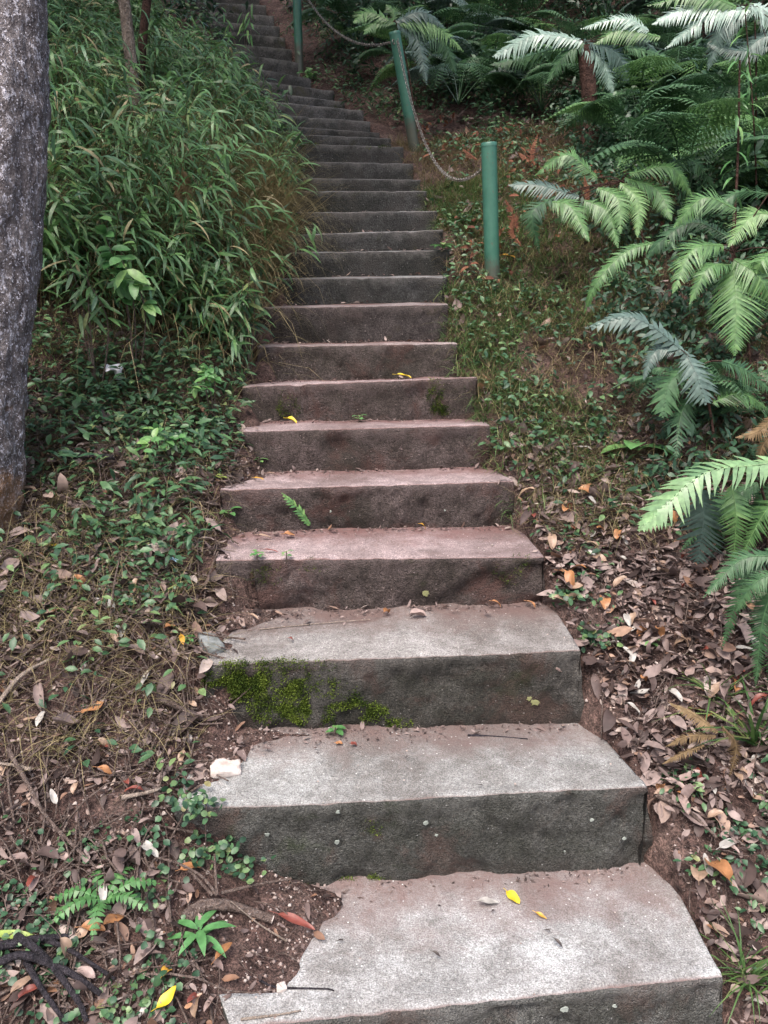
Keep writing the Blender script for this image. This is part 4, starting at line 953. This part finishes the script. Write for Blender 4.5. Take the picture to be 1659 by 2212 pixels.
# ------------------------------------------------------------------ distinct plants
def broad_plant(px, py, n_, L, Wd, label, name='seedling', mat='bright', stem=.03, up=.4, group=None, cat='seedling', prof=prof_oval, D=None, curl=.8):
    q = G(px, py) if D is None else P(px, py, D)
    root = empty(name, q, 0, label, cat, group)
    b_ = Buf(); th = np.arange(n_) * 2.4 + rs.rand(); zz = np.linspace(.4, 1, n_) * stem
    tube(b_, [(0, 0, -.01), (0, 0, stem)], .0018, 4, .3); o1 = b_.obj('stem', M['stick'], root)
    b2 = Buf(); leaves(b2, np.c_[np.cos(th) * .004, np.sin(th) * .004, zz], np.c_[np.cos(th), np.sin(th), np.full(n_, up) + rs.randn(n_) * .1], np.c_[-np.cos(th) * up, -np.sin(th) * up, np.ones(n_)], L * (.75 + .4 * rs.rand(n_)), Wd * (.85 + .3 * rs.rand(n_)), curl, .25, np.clip(.5 + .2 * rs.randn(n_), 0, 1), 6, prof, 3)
    b2.obj('foliage', M[mat], root); return root
broad_plant(432, 2040, 9, .085, .022, 'green seedling with a star of narrow pointed leaves at lower left', stem=.05, up=.35, prof=prof_lance, mat='green')
def pinnate_plant(px, py, n_, L, label):
    q = G(px, py); root = empty('seedling', q, 0, label, 'seedling')
    for i in range(n_):
        b_ = Buf(); a_ = i * 6.283 / n_ + .4 + rs.randn() * .15; d_ = np.array([math.cos(a_), math.sin(a_), 0])
        feather(b_, [(0, 0, .03), tuple(d_ * L * .5 + [0, 0, .06]), tuple(d_ * L + [0, 0, .035])], .021, 10, (0, -.3, 1), .15, 'long', .013, .001, .2, .35)
        b_.obj('frond', M['bright'], root)
pinnate_plant(230, 1965, 7, .13, 'fresh green seedling with paired rounded leaflets at lower left')
for (px, py, n_, L, lb) in [(1375, 985, 5, .15, 'low plant with large rounded green leaves on the bare earth right of the steps'), (405, 1395, 9, .03, 'bright yellow green weed at the left end of the third step'),
                            (560, 1308, 8, .028, 'cluster of round leaved seedlings at the left foot of the fourth step'), (622, 1300, 6, .022, 'small upright seedling beside the round leaved cluster'),
                            (495, 1118, 6, .045, 'small seedling with oval leaves at the left end of the fifth step'), (725, 1590, 6, .035, 'tiny seedling rooted in the joint below the mossy face'),
                            (1105, 1590, 0, .03, ''), (775, 912, 6, .035, 'small weed sprouting from the tread below the mossy seventh face'),
                            (1405, 1400, 7, .03, 'small weed in the litter right of the third tread'), (960, 1675, 0, 0, ''), (690, 2200, 0, 0, ''),
                            (955, 570, 8, .07, 'leafy weed overhanging the right end of an upper step'), (560, 1005, 7, .035, 'bright weed at the left end of the sixth step')]:
    if n_: broad_plant(px, py, n_, L, L * .62, lb, stem=.03 if L < .08 else .05, up=.35, mat='bright')
def creeper(spots_, size, label):
    q0 = G(*spots_[0]); root = empty('creeper', q0, 0, label, 'creeper'); b_ = Buf(); st_ = Buf(); prev = None
    for px, py in spots_:
        q = G(px, py); per = 26
        p_ = np.array(q) + rs.randn(per, 3) * [.028, .022, .012] + [0, -.012, .022]; d = rs.randn(per, 3) * [1, 1, .4]
        leaves(b_, p_, d, rs.randn(per, 3) * .4 + [0, -.5, 1], size * (.6 + .7 * rs.rand(per)), size * .8, .4, .15, None, 4, prof_round, 3)
        if prev is not None: tube(st_, spline([prev + Vector((0, 0, .01)), (prev + q) / 2 + Vector((0, 0, .03)), q + Vector((0, 0, .01))], 6), .0016, 4, .5, False)
        prev = q
    local([b_.obj('foliage', M['cover']), st_.obj('stem', M['stick'])], root)
creeper([(395, 1700), (405, 1740), (430, 1775), (450, 1800), (445, 1835), (440, 1862), (480, 1840), (500, 1872), (540, 1880)], .020, 'round leaved green creeper climbing the left end of the second step')
creeper([(1270, 1380), (1290, 1395), (1235, 1300), (1215, 1290)], .024, 'small leaved creeper at the right end of the third step')
# big leaved sapling within the left bank
def sapling(px, py, D, n_, L, Wd, label, hgt, lean=(0, -.1), mat='bright', name='sapling', fall=0):
    q = P(px, py, D); g = Hs(q.x, q.y); base = Vector((q.x - lean[0], q.y - lean[1], g)); root = empty(name, base, 0, label, 'sapling'); b_ = Buf(); b2 = Buf()
    for i in range(4):
        tip = q + Vector((rs.randn() * hgt * .5, rs.randn() * .08, rs.randn() * hgt * .35)); c_ = spline([base, (base + tip) / 2 + Vector((rs.randn() * .03, 0, .08)), tip], 10); tube(b_, c_, np.linspace(.004, .0018, 10), 5)
        m_ = n_ // 4; s_ = np.linspace(5, 9, m_).astype(int); pp = c_[s_]
        leaves(b2, pp, np.c_[rs.randn(m_), rs.randn(m_) * .6 - .5, rs.randn(m_) * .4 - fall], np.c_[rs.randn(m_, 2) * .3 + [0, -.4], np.ones(m_)], L * (.7 + .5 * rs.rand(m_)), Wd, .5, .25, None, 5, prof_oval, 3)
    local([b_.obj('stem', M['stick']), b2.obj('foliage', M[mat])], root)
sapling(250, 500, 3.42, 60, .085, .045, 'broad leaved bright sapling standing in front of the bamboo grass', .10)
sapling(165, 570, 3.35, 34, .12, .018, 'sapling with long drooping leaves between the trunk and the bright one', .16, mat='bamboo', fall=.5)
sapling(520, 570, 3.7, 40, .11, .022, 'leafy sapling leaning over the left end of the middle steps', .12, mat='bamboo', fall=.4)
sapling(620, 375, 5.9, 36, .09, .03, 'grey green sapling reaching over the left end of the upper steps', .14, mat='cover', fall=.3)
sapling(620, 480, 5.2, 24, .08, .02, 'small shrub hanging over the left end of the shaded steps', .12, mat='cover', fall=.4)
sapling(600, 200, 7.7, 30, .10, .04, 'leafy shrub edging the steps where they bend', .16, mat='cover', fall=.3)
sapling(520, 30, 8.0, 26, .12, .022, 'bright drooping spray of leaves hanging over the top of the steps', .16, mat='bright', fall=.9)
sapling(660, 135, 8.7, 60, .07, .045, 'yellow green bush growing round the foot of the farthest post', .16, mat='bright', fall=.1)
sapling(445, 815, 3.3, 40, .045, .028, 'leafy bright weed left of the seventh step', .09, mat='bright')
sapling(330, 965, 3.0, 32, .05, .028, 'sprawling leafy weed in the middle of the left bank', .10, mat='bright')
def tuft(px, py, n_, L, Wd, label, mat='grass', lean=.6, curl=1.4):
    q = G(px, py); root = empty('grass_tuft', q, 0, label, 'grass tuft', 'grass tufts beside the steps'); b_ = Buf()
    blades(b_, np.zeros(1), np.zeros(1), np.zeros(1), n_, L, Wd, lean, curl); b_.obj('blades', M[mat], root)
tuft(1610, 2110, 60, .17, .005, 'green and straw grass tuft in the lower right corner')
tuft(1630, 1600, 34, .34, .011, 'tall tuft of broad arching blades at the right edge')
tuft(1545, 1510, 20, .26, .006, 'slim arching tuft behind the dead fern')
tuft(1110, 1130, 5, .07, .005, 'small grass blade pair at the right end of the fifth step')
tuft(1120, 840, 26, .13, .007, 'bright grass tuft right of the seventh step')
tuft(330, 1300, 10, .16, .012, 'broad bladed grass tuft in the litter left of the fourth step')
tuft(150, 1320, 10, .15, .011, 'broad bladed grass tuft near the foot of the big trunk')
tuft(640, 520, 18, .18, .004, 'thin grass tuft hanging onto the middle steps from the left', 'drygrass')

# ------------------------------------------------------------------ sticks and branches
def stick(pix, r_, label, mat='stick', name='stick', side=(), lift=.01, group='sticks in the litter', sides=8, caps=None, DD=None):
    pts_ = []
    for q in pix:
        if DD: g = P(q[0], q[1], DD + (q[2] if len(q) > 2 else 0))
        else: g = G(q[0], q[1]); g.z += lift + (q[2] if len(q) > 2 else 0)
        pts_.append(g)
    root = empty(name, pts_[0], 0, label, 'stick' if name != 'log' else 'log', group)
    b_ = Buf(); c_ = spline(pts_, 26); tube(b_, c_, np.linspace(r_, r_ * .55, 26) * (1 + rs.randn(26) * .05), sides, .5, True, .12)
    lst = [b_.obj('bark', M[mat])]
    for s_ in side:
        pp = []
        for q in s_:
            if DD: g = P(q[0], q[1], DD + (q[2] if len(q) > 2 else 0))
            else: g = G(q[0], q[1]); g.z += lift + (q[2] if len(q) > 2 else 0)
            pp.append(g)
        bb = Buf(); tube(bb, spline(pp, 12), np.linspace(min(r_ * .6, .0045), r_ * .15, 12), 6); lst.append(bb.obj('side_twig', M[mat]))
    if caps:
        bb = Buf(); e = c_[-1]; d_ = unit(c_[-1] - c_[-3]); tube(bb, [e - d_ * .001, e + d_ * .0025], r_ * .52, 10); lst.append(bb.obj('cut_end', M[caps]))
    local(lst, root)
stick([(1417, 1738, .02), (1480, 1775, .03), (1545, 1828, .02)], .007, 'straight bare stick lying right of the second step')
stick([(345, 1535, .03), (430, 1555, 0), (520, 1580, -.03), (605, 1602, -.06)], .008, 'forked dry branch lying at the foot of the mossy step', 'stick', side=[[(450, 1560), (432, 1520), (390, 1478, .05)], [(450, 1560), (500, 1578, -.05), (600, 1592, -.08)], [(400, 1550), (350, 1520, .02), (300, 1530, .05)]], DD=None)
stick([(462, 1560, -.04), (505, 1518, -.02), (552, 1476, .0)], .0035, 'thin grey stick leaning up against the mossy step face', DD=2.25)
stick([(378, 1400, .03), (395, 1500, .03), (412, 1640, .01)], .004, 'long thin stick running down the litter left of the third step')
stick([(265, 1745, .02), (310, 1735, .02), (358, 1722, .02)], .007, 'short pale stick left of the second step', 'palestick')
stick([(0, 1545, .03), (50, 1500, .05), (110, 1450, .03)], .008, 'bleached stick lying at the left edge below the big trunk', 'palestick')
stick([(20, 1640, .02), (60, 1720, .04), (110, 1800, .03), (210, 1890, .01)], .007, 'long curved branch crossing the lower left corner', 'stick')
stick([(70, 1690, .03), (30, 1680, .03), (0, 1670, .02)], .006, 'stubby pale stick by the long curved branch', 'palestick')
stick([(250, 1010, .03), (200, 1007, .03), (110, 1012, .03)], .011, 'dark fallen branch lying across the green left bank', 'darkstick')
stick([(235, 1400, .02), (250, 1300, .05), (262, 1240, .05)], .004, 'thin reddish stick standing in the weeds left of the steps')
stick([(560, 2120), (600, 2135), (700, 2138), (722, 2142)], .003, 'thin dark twig lying on the nearest tread', 'darkstick', lift=.003)
stick([(520, 2205), (600, 2195), (650, 2186)], .003, 'thin straw lying at the left end of the nearest tread', 'palestick', lift=.004)
stick([(1010, 1590), (1060, 1592), (1140, 1598)], .0035, 'dark flat twig lying at the back of the second tread', 'darkstick', lift=.003)
stick([(560, 1362), (700, 1348), (800, 1340)], .0022, 'pale straw at the back of the third tread', 'palestick', lift=.004)
stick([(620, 2040), (560, 2010, .01), (500, 1975, .03)], .0022, 'fine pale root thread hanging at lower left', 'palestick')
stick([(400, 1992, .0), (440, 1972, .01), (500, 1970, .008), (588, 1996, .004)], .019, 'thick sawn branch stub lying left of the nearest tread', 'stick', 'log', side=[[(470, 1955, .02), (468, 1925, .04), (467, 1900, .07)], [(480, 1950, .02), (550, 1940, .03), (630, 1925, .03)], [(470, 1955, .02), (440, 1930, .04), (400, 1905, .04)], [(460, 1955, .02), (400, 1900, .03), (340, 1880, .03)]], caps='whitestone', group=None)
for i, pt in enumerate([[(0, 2075, .03), (80, 2060, .03), (150, 2045, .02)], [(0, 2110, .03), (60, 2110, .05), (150, 2130, .03), (220, 2170, .02)], [(40, 2060, .04), (100, 2110, .05), (170, 2190, .03), (190, 2230, .02)], [(60, 2100, .02), (90, 2160, .03), (150, 2240, .02)], [(90, 2050, .02), (150, 2080, .03), (250, 2130, .01)]]):
    stick(pt, .012 - .0012 * i, 'dark wet stick in the pile at the lower left corner', 'darkstick', group='pile of dark sticks')

# ------------------------------------------------------------------ stones
def rock(px, py, size, label, mat, flat=.6, name='stone', rz=0.3, q=None):
    q = G(px, py) if q is None else q; b_ = Buf(); n1, n2 = 14, 20; v = []
    for i in range(n1 + 1):
        for j in range(n2):
            a_ = math.pi * i / n1; c_ = 2 * math.pi * j / n2; d_ = Vector((math.sin(a_) * math.cos(c_), math.sin(a_) * math.sin(c_), math.cos(a_)))
            r_ = 1 + mnoise.noise(d_ * 1.3 + Vector((px, 0, 0))) * .45 + mnoise.noise(d_ * 4 + Vector((px, 0, 0))) * .1
            cc = np.clip(np.array(d_ * r_), -.72, .72); v.append((cc[0] * size[0], cc[1] * size[1], cc[2] * size[2]))
    f = [(i * n2 + j, (i + 1) * n2 + j, (i + 1) * n2 + (j + 1) % n2, i * n2 + (j + 1) % n2) for i in range(n1) for j in range(n2)]
    b_.add(v, f, .5); o = b_.obj(name, M[mat]); o.location = q + Vector((0, 0, size[2] * .45)); o.rotation_euler = (.15, .1, rz); tag(o, label, 'stone')
rock(487, 1668, (.060, .040, .024), 'pale angular stone at the left end of the second tread', 'whitestone')
rock(455, 1400, (.040, .075, .026), 'grey slab of rock at the left end of the third tread', 'greystone', rz=.6)
rock(405, 1600, (.018, .014, .012), 'small tan stone below the forked branch', 'whitestone')
rock(608, 2137, (.016, .013, .011), 'small tan pebble at the left edge of the nearest tread', 'whitestone')

# lichen spots on the faces
def spots(k, lst, label, mat='lichen'):
    for (px, py, r_) in lst:
        q = on_riser(k, px, py); b_ = Buf(); n_ = 14; rr = r_ / F * 1.7
        v = [(math.cos(a_) * rr * (1 + .28 * rs.randn()), 0, math.sin(a_) * rr * (1 + .18 * rs.randn())) for a_ in np.linspace(0, 6.283, n_, endpoint=False)]
        top_ = [(x_ * .85, -.0012, z_ * .85) for x_, y_, z_ in v]
        b_.add(v + top_ + [(0, -.0014, 0)], [(i, (i + 1) % n_, n_ + (i + 1) % n_, n_ + i) for i in range(n_)], .5)
        b_.add(top_ + [(0, -.0014, 0)], [(i, (i + 1) % n_, n_) for i in range(n_)], .5)
        o = b_.obj('lichen_spot', M[mat]); o.location = q + Vector((0, -.004, 0)); tag(o, label, 'lichen', 'lichen spots on the step faces')
spots(1, [(575, 1801, 7), (727, 1817, 8), (730, 1752, 6), (920, 1776, 7), (944, 1802, 5), (1282, 1769, 6), (1358, 1809, 6), (865, 1825, 3), (1228, 1837, 3)], 'small pale lichen spot on the face of the second step')
spots(3, [(920, 1282, 12)], 'round brownish lichen spot low on the face of the fourth step', 'olivelichen')
spots(2, [(1160, 1516, 13), (1148, 1508, 8)], 'olive lichen patch on the right of the mossy face', 'olivelichen')
spots(4, [(713, 1104, 5), (962, 1102, 4), (1120, 1110, 4)], 'tiny pale lichen spot on the face of the fifth step')
spots(0, [(1220, 2178, 9), (1330, 2170, 6)], 'pale lichen fleck on the nearest step face')

# ------------------------------------------------------------------ single leaves and scraps
def leaf_mesh(seed, L, asp, curl, fold, mat, prof=prof_oval, wave=.08, twist=.2):
    global rs
    st = rs; rs = np.random.RandomState(seed); b_ = Buf()
    leaves(b_, [(-L * .5, 0, .004)], [(1, 0, 0)], [(0, 0, 1)], L, L * asp, curl, fold, .5, 10, prof, 5, twist, wave)
    tube(b_, [(-L * .5 - L * .22, 0, .006), (-L * .5, 0, .005), (-L * .2, 0, .0045)], .0009, 4, .5, False); rs = st
    v = np.concatenate(b_.v); b_.v = [v - [0, 0, min(0, v[:, 2].min())]]; b_.f = [np.concatenate(b_.f)]; b_.r = [np.concatenate(b_.r)]
    return b_.mesh('fallen_leaf', M[mat])
def leaf1(px, py, L, asp, rz, mat, label, curl=.5, fold=.3, tilt=(0, 0), prof=prof_oval, name='fallen_leaf', cat='leaf', group='single fallen leaves', q=None, wave=.08, lift=0):
    if q is None:
        q = G(px, py); t_ = tread_z(q.x, q.y); lift += .016 if t_ is None or q.z > t_ + .002 else 0
    o = bpy.data.objects.new(name, leaf_mesh(int(px * 7 + py), L, asp, curl, fold, mat, prof, wave)); C.objects.link(o)
    o.location = q + Vector((0, 0, .005 + lift)); o.rotation_euler = (tilt[0], tilt[1], rz); tag(o, label, cat, group); return o
SL = [
 (1108, 1945, .050, .62, -.9, 'yellow', 'bright yellow leaf lying on the nearest tread', .3, .2),
 (1168, 1983, .034, .35, -.6, 'ochre', 'small narrow yellow leaf just below the bright yellow one', .3, .4),
 (1055, 1957, .062, .35, .15, 'palegrey', 'pale grey leaf beside the bright yellow leaf on the nearest tread', .5, .2),
 (1570, 1842, .080, .38, .6, 'palegrey', 'large pale grey green leaf at the lower end of the bare stick', .3, .2),
 (1506, 1912, .085, .62, 1.2, 'tan', 'tan curled leaf, left half of a pair in the lower right corner', .6, .4),
 (1546, 1905, .115, .55, 1.7, 'orange', 'orange tan leaf, larger of the pair in the lower right corner', .5, .5),
 (1524, 1902, .028, .5, 1.5, 'green', 'small green leaf resting on the orange tan pair', .2, .3),
 (1487, 1697, .075, .42, .2, 'pink', 'large pale pink dry leaf beside the right end of the second tread', -.6, .4),
 (1592, 1695, .070, .35, 1.4, 'tan', 'long brown leaf hanging by the dead fern', .4, .3),
 (1460, 1720, .070, .40, -.4, 'pink', 'pale dry leaf touching the top of the bare stick', .8, .4),
 (640, 2012, .110, .24, -.35, 'redbrown', 'long red brown leaf at the left edge of the nearest tread', .3, .3),
 (485, 2075, .075, .30, 1.2, 'orange', 'orange brown leaf below the star shaped seedling', .4, .5),
 (250, 2010, .060, .55, .9, 'orange', 'glossy orange brown leaf under the paired leaflet seedling', .5, .4),
 (205, 2030, .060, .55, .2, 'orange', 'second orange brown leaf overlapped by the glossy one', .7, .4),
 (178, 2040, .045, .7, .6, 'tan', 'pale tan leaf left of the orange brown leaves', -.6, .4),
 (165, 1990, .085, .26, .15, 'tan', 'long tan curled leaf left of the paired leaflet seedling', -.5, .5),
 (362, 2122, .036, .7, 1.3, 'ochre', 'small orange leaf upright on the earth at lower left', .8, .6),
 (365, 2180, .060, .5, .8, 'yellow', 'torn yellow leaf at the bottom edge of the picture', -.9, .3),
 (30, 2050, .150, .18, .03, 'yellowgreen', 'long yellow green leaf lying over the pile of dark sticks', .3, .2),
 (55, 2150, .075, .3, 1.2, 'tan', 'pale tan leaf among the dark sticks', .5, .5),
 (190, 2125, .050, .5, -.3, 'pink', 'pinkish curled leaf right of the pile of dark sticks', .5, .5),
 (245, 1545, .0, 0, 0, '', '', 0, 0),
 (205, 1550, .075, .62, .3, 'orange', 'large light orange leaf in the litter left of the mossy step', -.6, .3),
 (415, 1895, .060, .55, .6, 'orange', 'orange brown leaf under the round leaved creeper', .5, .4),
 (470, 1840, .0, 0, 0, '', '', 0, 0),
 (325, 1860, .070, .4, -.5, 'palegrey', 'crinkled silver grey leaf lower left of the second step', .7, .3),
 (45, 1875, .048, .6, .4, 'pink', 'pale leaf on the earth at the left edge', .6, .3),
 (232, 1690, .050, .5, 0, 'orange', 'brown curled leaf hanging over a hollow left of the second step', 1.2, .3),
 (395, 1400, .055, .35, -1.2, 'ochre', 'long ochre leaf hanging left of the third step', .5, .4),
 (370, 1370, .040, .8, 1.0, 'orange', 'red orange leaf beside the bright yellow green weed', .5, .3),
 (350, 1190, .045, .6, .2, 'red', 'red leaf in the weeds left of the fourth step', .4, .3),
 (120, 1198, .040, .6, -.5, 'yellow', 'yellow leaf in the weeds near the foot of the big trunk', .6, .4),
 (98, 1215, .060, .35, 1.4, 'orange', 'orange leaf hanging just left of the yellow one near the trunk foot', .4, .4),
 (478, 1045, .062, .55, -.1, 'yellowgreen', 'large yellow green leaf at the left end of the fifth tread', .3, .2),
 (560, 1040, .040, .4, .2, 'ochre', 'small ochre leaf at the left end of the fifth tread', .5, .4),
 (630, 916, .060, .45, -.5, 'yellow', 'folded yellow leaf on the left of the sixth tread', .6, .8),
 (872, 819, .075, .35, .05, 'yellow', 'yellow leaf lying in the middle of the seventh tread', .4, .5),
 (1095, 566, .10, .4, -.6, 'ochre', 'yellow leaf behind the nearest post', .3, .4),
 (916, 1146, .035, .5, .2, 'ochre', 'small curled yellow leaf at the back of the fourth tread', 1.6, .3),
 (625, 1162, .045, .75, .3, 'orange', 'orange leaf at the back left of the fourth tread', .5, .4),
 (572, 1166, .055, .3, -.05, 'tan', 'pale narrow leaf left of the orange leaf on the fourth tread', .5, .4),
 (585, 1196, .055, .2, .05, 'redbrown', 'narrow dark leaf near the edge of the fourth tread', .4, .4),
 (903, 1336, .060, .55, .1, 'pink', 'folded pinkish leaf standing at the back of the third tread', .3, 1.2),
 (835, 1330, .040, .6, 1.1, 'orange', 'small brown folded leaf left of the pinkish one on the third tread', .8, 1.),
 (1052, 1332, .035, .6, 1.6, 'pink', 'small grey curled leaf right of the pinkish one on the third tread', .9, 1.),
 (1075, 1316, .045, .35, .1, 'orange', 'brown rolled leaf against the foot of the fourth step face', 1.4, .6),
 (1150, 1318, .045, .35, -.3, 'orange', 'brown leaf against the right end of the fourth step face', 1.4, .6),
 (1215, 1326, .075, .45, .2, 'tan', 'large curled brown leaf at the right end of the third tread', 1.2, .5),
 (630, 1387, .018, .7, .2, 'redbrown', 'tiny dark seed husk on the left of the third tread', 1.2, .5),
 (550, 1347, .040, .3, -.6, 'tan', 'pale narrow leaf at the left of the third tread', .5, .5),
 (733, 1610, .022, .8, .2, 'orange', 'small round orange leaf on the dirt of the second tread', .3, .3),
 (765, 1614, .022, .9, .2, 'redbrown', 'small round dark leaf next to the orange one on the second tread', .8, .3),
 (1092, 1672, 0, 0, 0, '', '', 0, 0),
 (950, 1548, 0, 0, 0, '', '', 0, 0),
 (1415, 1600, .055, .4, .8, 'pink', 'pale leaf lying right of the second tread', .6, .4),
 (1220, 1255, .055, .4, -.2, 'orange', 'orange brown leaf right of the fourth tread', .6, .4),
 (1235, 1185, 0, 0, 0, '', '', 0, 0),
 (1265, 982, .060, .45, 0, 'palegrey', 'pale leaf on the bare earth right of the sixth step', .4, .3),
 (1175, 990, .070, .3, .3, 'pink', 'pinkish curled leaf on the bare earth right of the sixth step', .9, .4),
 (355, 690, .09, .5, .3, 'orange', 'brown leaf caught in the dark hollow of the left bank', .4, .3),
 (200, 1010, 0, 0, 0, '', '', 0, 0),
 (198, 945, .05, .6, .3, 'ochre', 'orange leaf lying in the green cover near the big trunk', .4, .3),
]
for s_ in SL:
    if s_[2]: leaf1(s_[0], s_[1], s_[2], s_[3], s_[4], s_[5], s_[6], s_[7], s_[8])
for i, (px, py, L, a) in enumerate([(1184, 2016, .016, .2), (1206, 2045, .028, -.7), (943, 2069, .026, -.3), (737, 2038, .018, .5), (1066, 1973, .018, .9), (1040, 1702, .014, .3), (880, 1640, .016, 1.2)]):
    leaf1(px, py, L, .35, a, 'husk', 'tiny dark husk lying on the pale nearest treads', .9, .5, group='dark husks on the near treads')
leaf1(248, 850, .085, .8, .4, 'paper', 'crumpled white scrap of paper caught in the green cover of the left bank', 1.1, .5, (.5, .2), prof_round, 'paper_scrap', 'litter', None, None, .25, .04)
leaf1(378, 1243, .040, .5, -.3, 'blue', 'pale blue plastic scrap among the weeds left of the fourth step', .4, .4, (.2, 0), prof_oval, 'plastic_scrap', 'litter', None, None, .15, .03)
leaf1(1205, 1442, .026, .5, 1.9, 'pink', 'small pale leaf stuck to the right of the mossy step face', .4, .3, (1.4, 0), q=on_riser(2, 1203, 1447) + Vector((0, -.01, 0)))
leaf1(858, 970, .045, .5, 1.2, 'pink', 'small pale dry leaf stuck on the face of the sixth step', .4, .5, (1.4, 0), q=on_riser(5, 862, 968) + Vector((0, -.012, 0)))
# the larger leaves of the litter, each a leaf of its own
variants = [leaf_mesh(100 + i, 1., a_, c_, f_, m_) for i, (a_, c_, f_, m_) in enumerate([(.38, .9, .4, 'pink'), (.45, -.7, .3, 'pink'), (.5, 1.3, .5, 'tan'), (.32, .6, .7, 'pink'), (.42, -1.0, .4, 'palegrey'), (.36, 1.1, .6, 'redbrown'), (.5, .8, .3, 'tan'), (.34, -.6, .7, 'pink'), (.55, 1.5, .4, 'orange'), (.40, .7, .5, 'palegrey')])]
def litter_leaves(n_, xr, yr, ok, size, label, group):
    c_ = 0
    while c_ < n_:
        x = rs.uniform(*xr); y = rs.uniform(*yr)
        if not ok(x, y): continue
        o = bpy.data.objects.new('fallen_leaf', variants[rs.randint(len(variants))]); C.objects.link(o); s_ = size * (.65 + .6 * rs.rand())
        o.scale = (s_,) * 3; o.location = (x, y, Hs(x, y) + .008 + .012 * rs.rand()); o.rotation_euler = (rs.randn() * .25, rs.randn() * .25, rs.rand() * 6.28)
        tag(o, label, 'leaf', group); c_ += 1
litter_leaves(190, (.45, 1.6), (1.35, 3.1), lambda x, y: offR(x, y) > .02 and offR(x, y) < .62 and (y > 1.85 or rs.rand() < .2), .062, 'dry brownish pink leaf in the thick litter right of the steps', 'large litter leaves right of the steps')
litter_leaves(110, (-1.5, -.4), (1.2, 3.0), lambda x, y: offL(x, y) > .02, .054, 'dry brown leaf in the twiggy litter left of the steps', 'large litter leaves left of the steps')
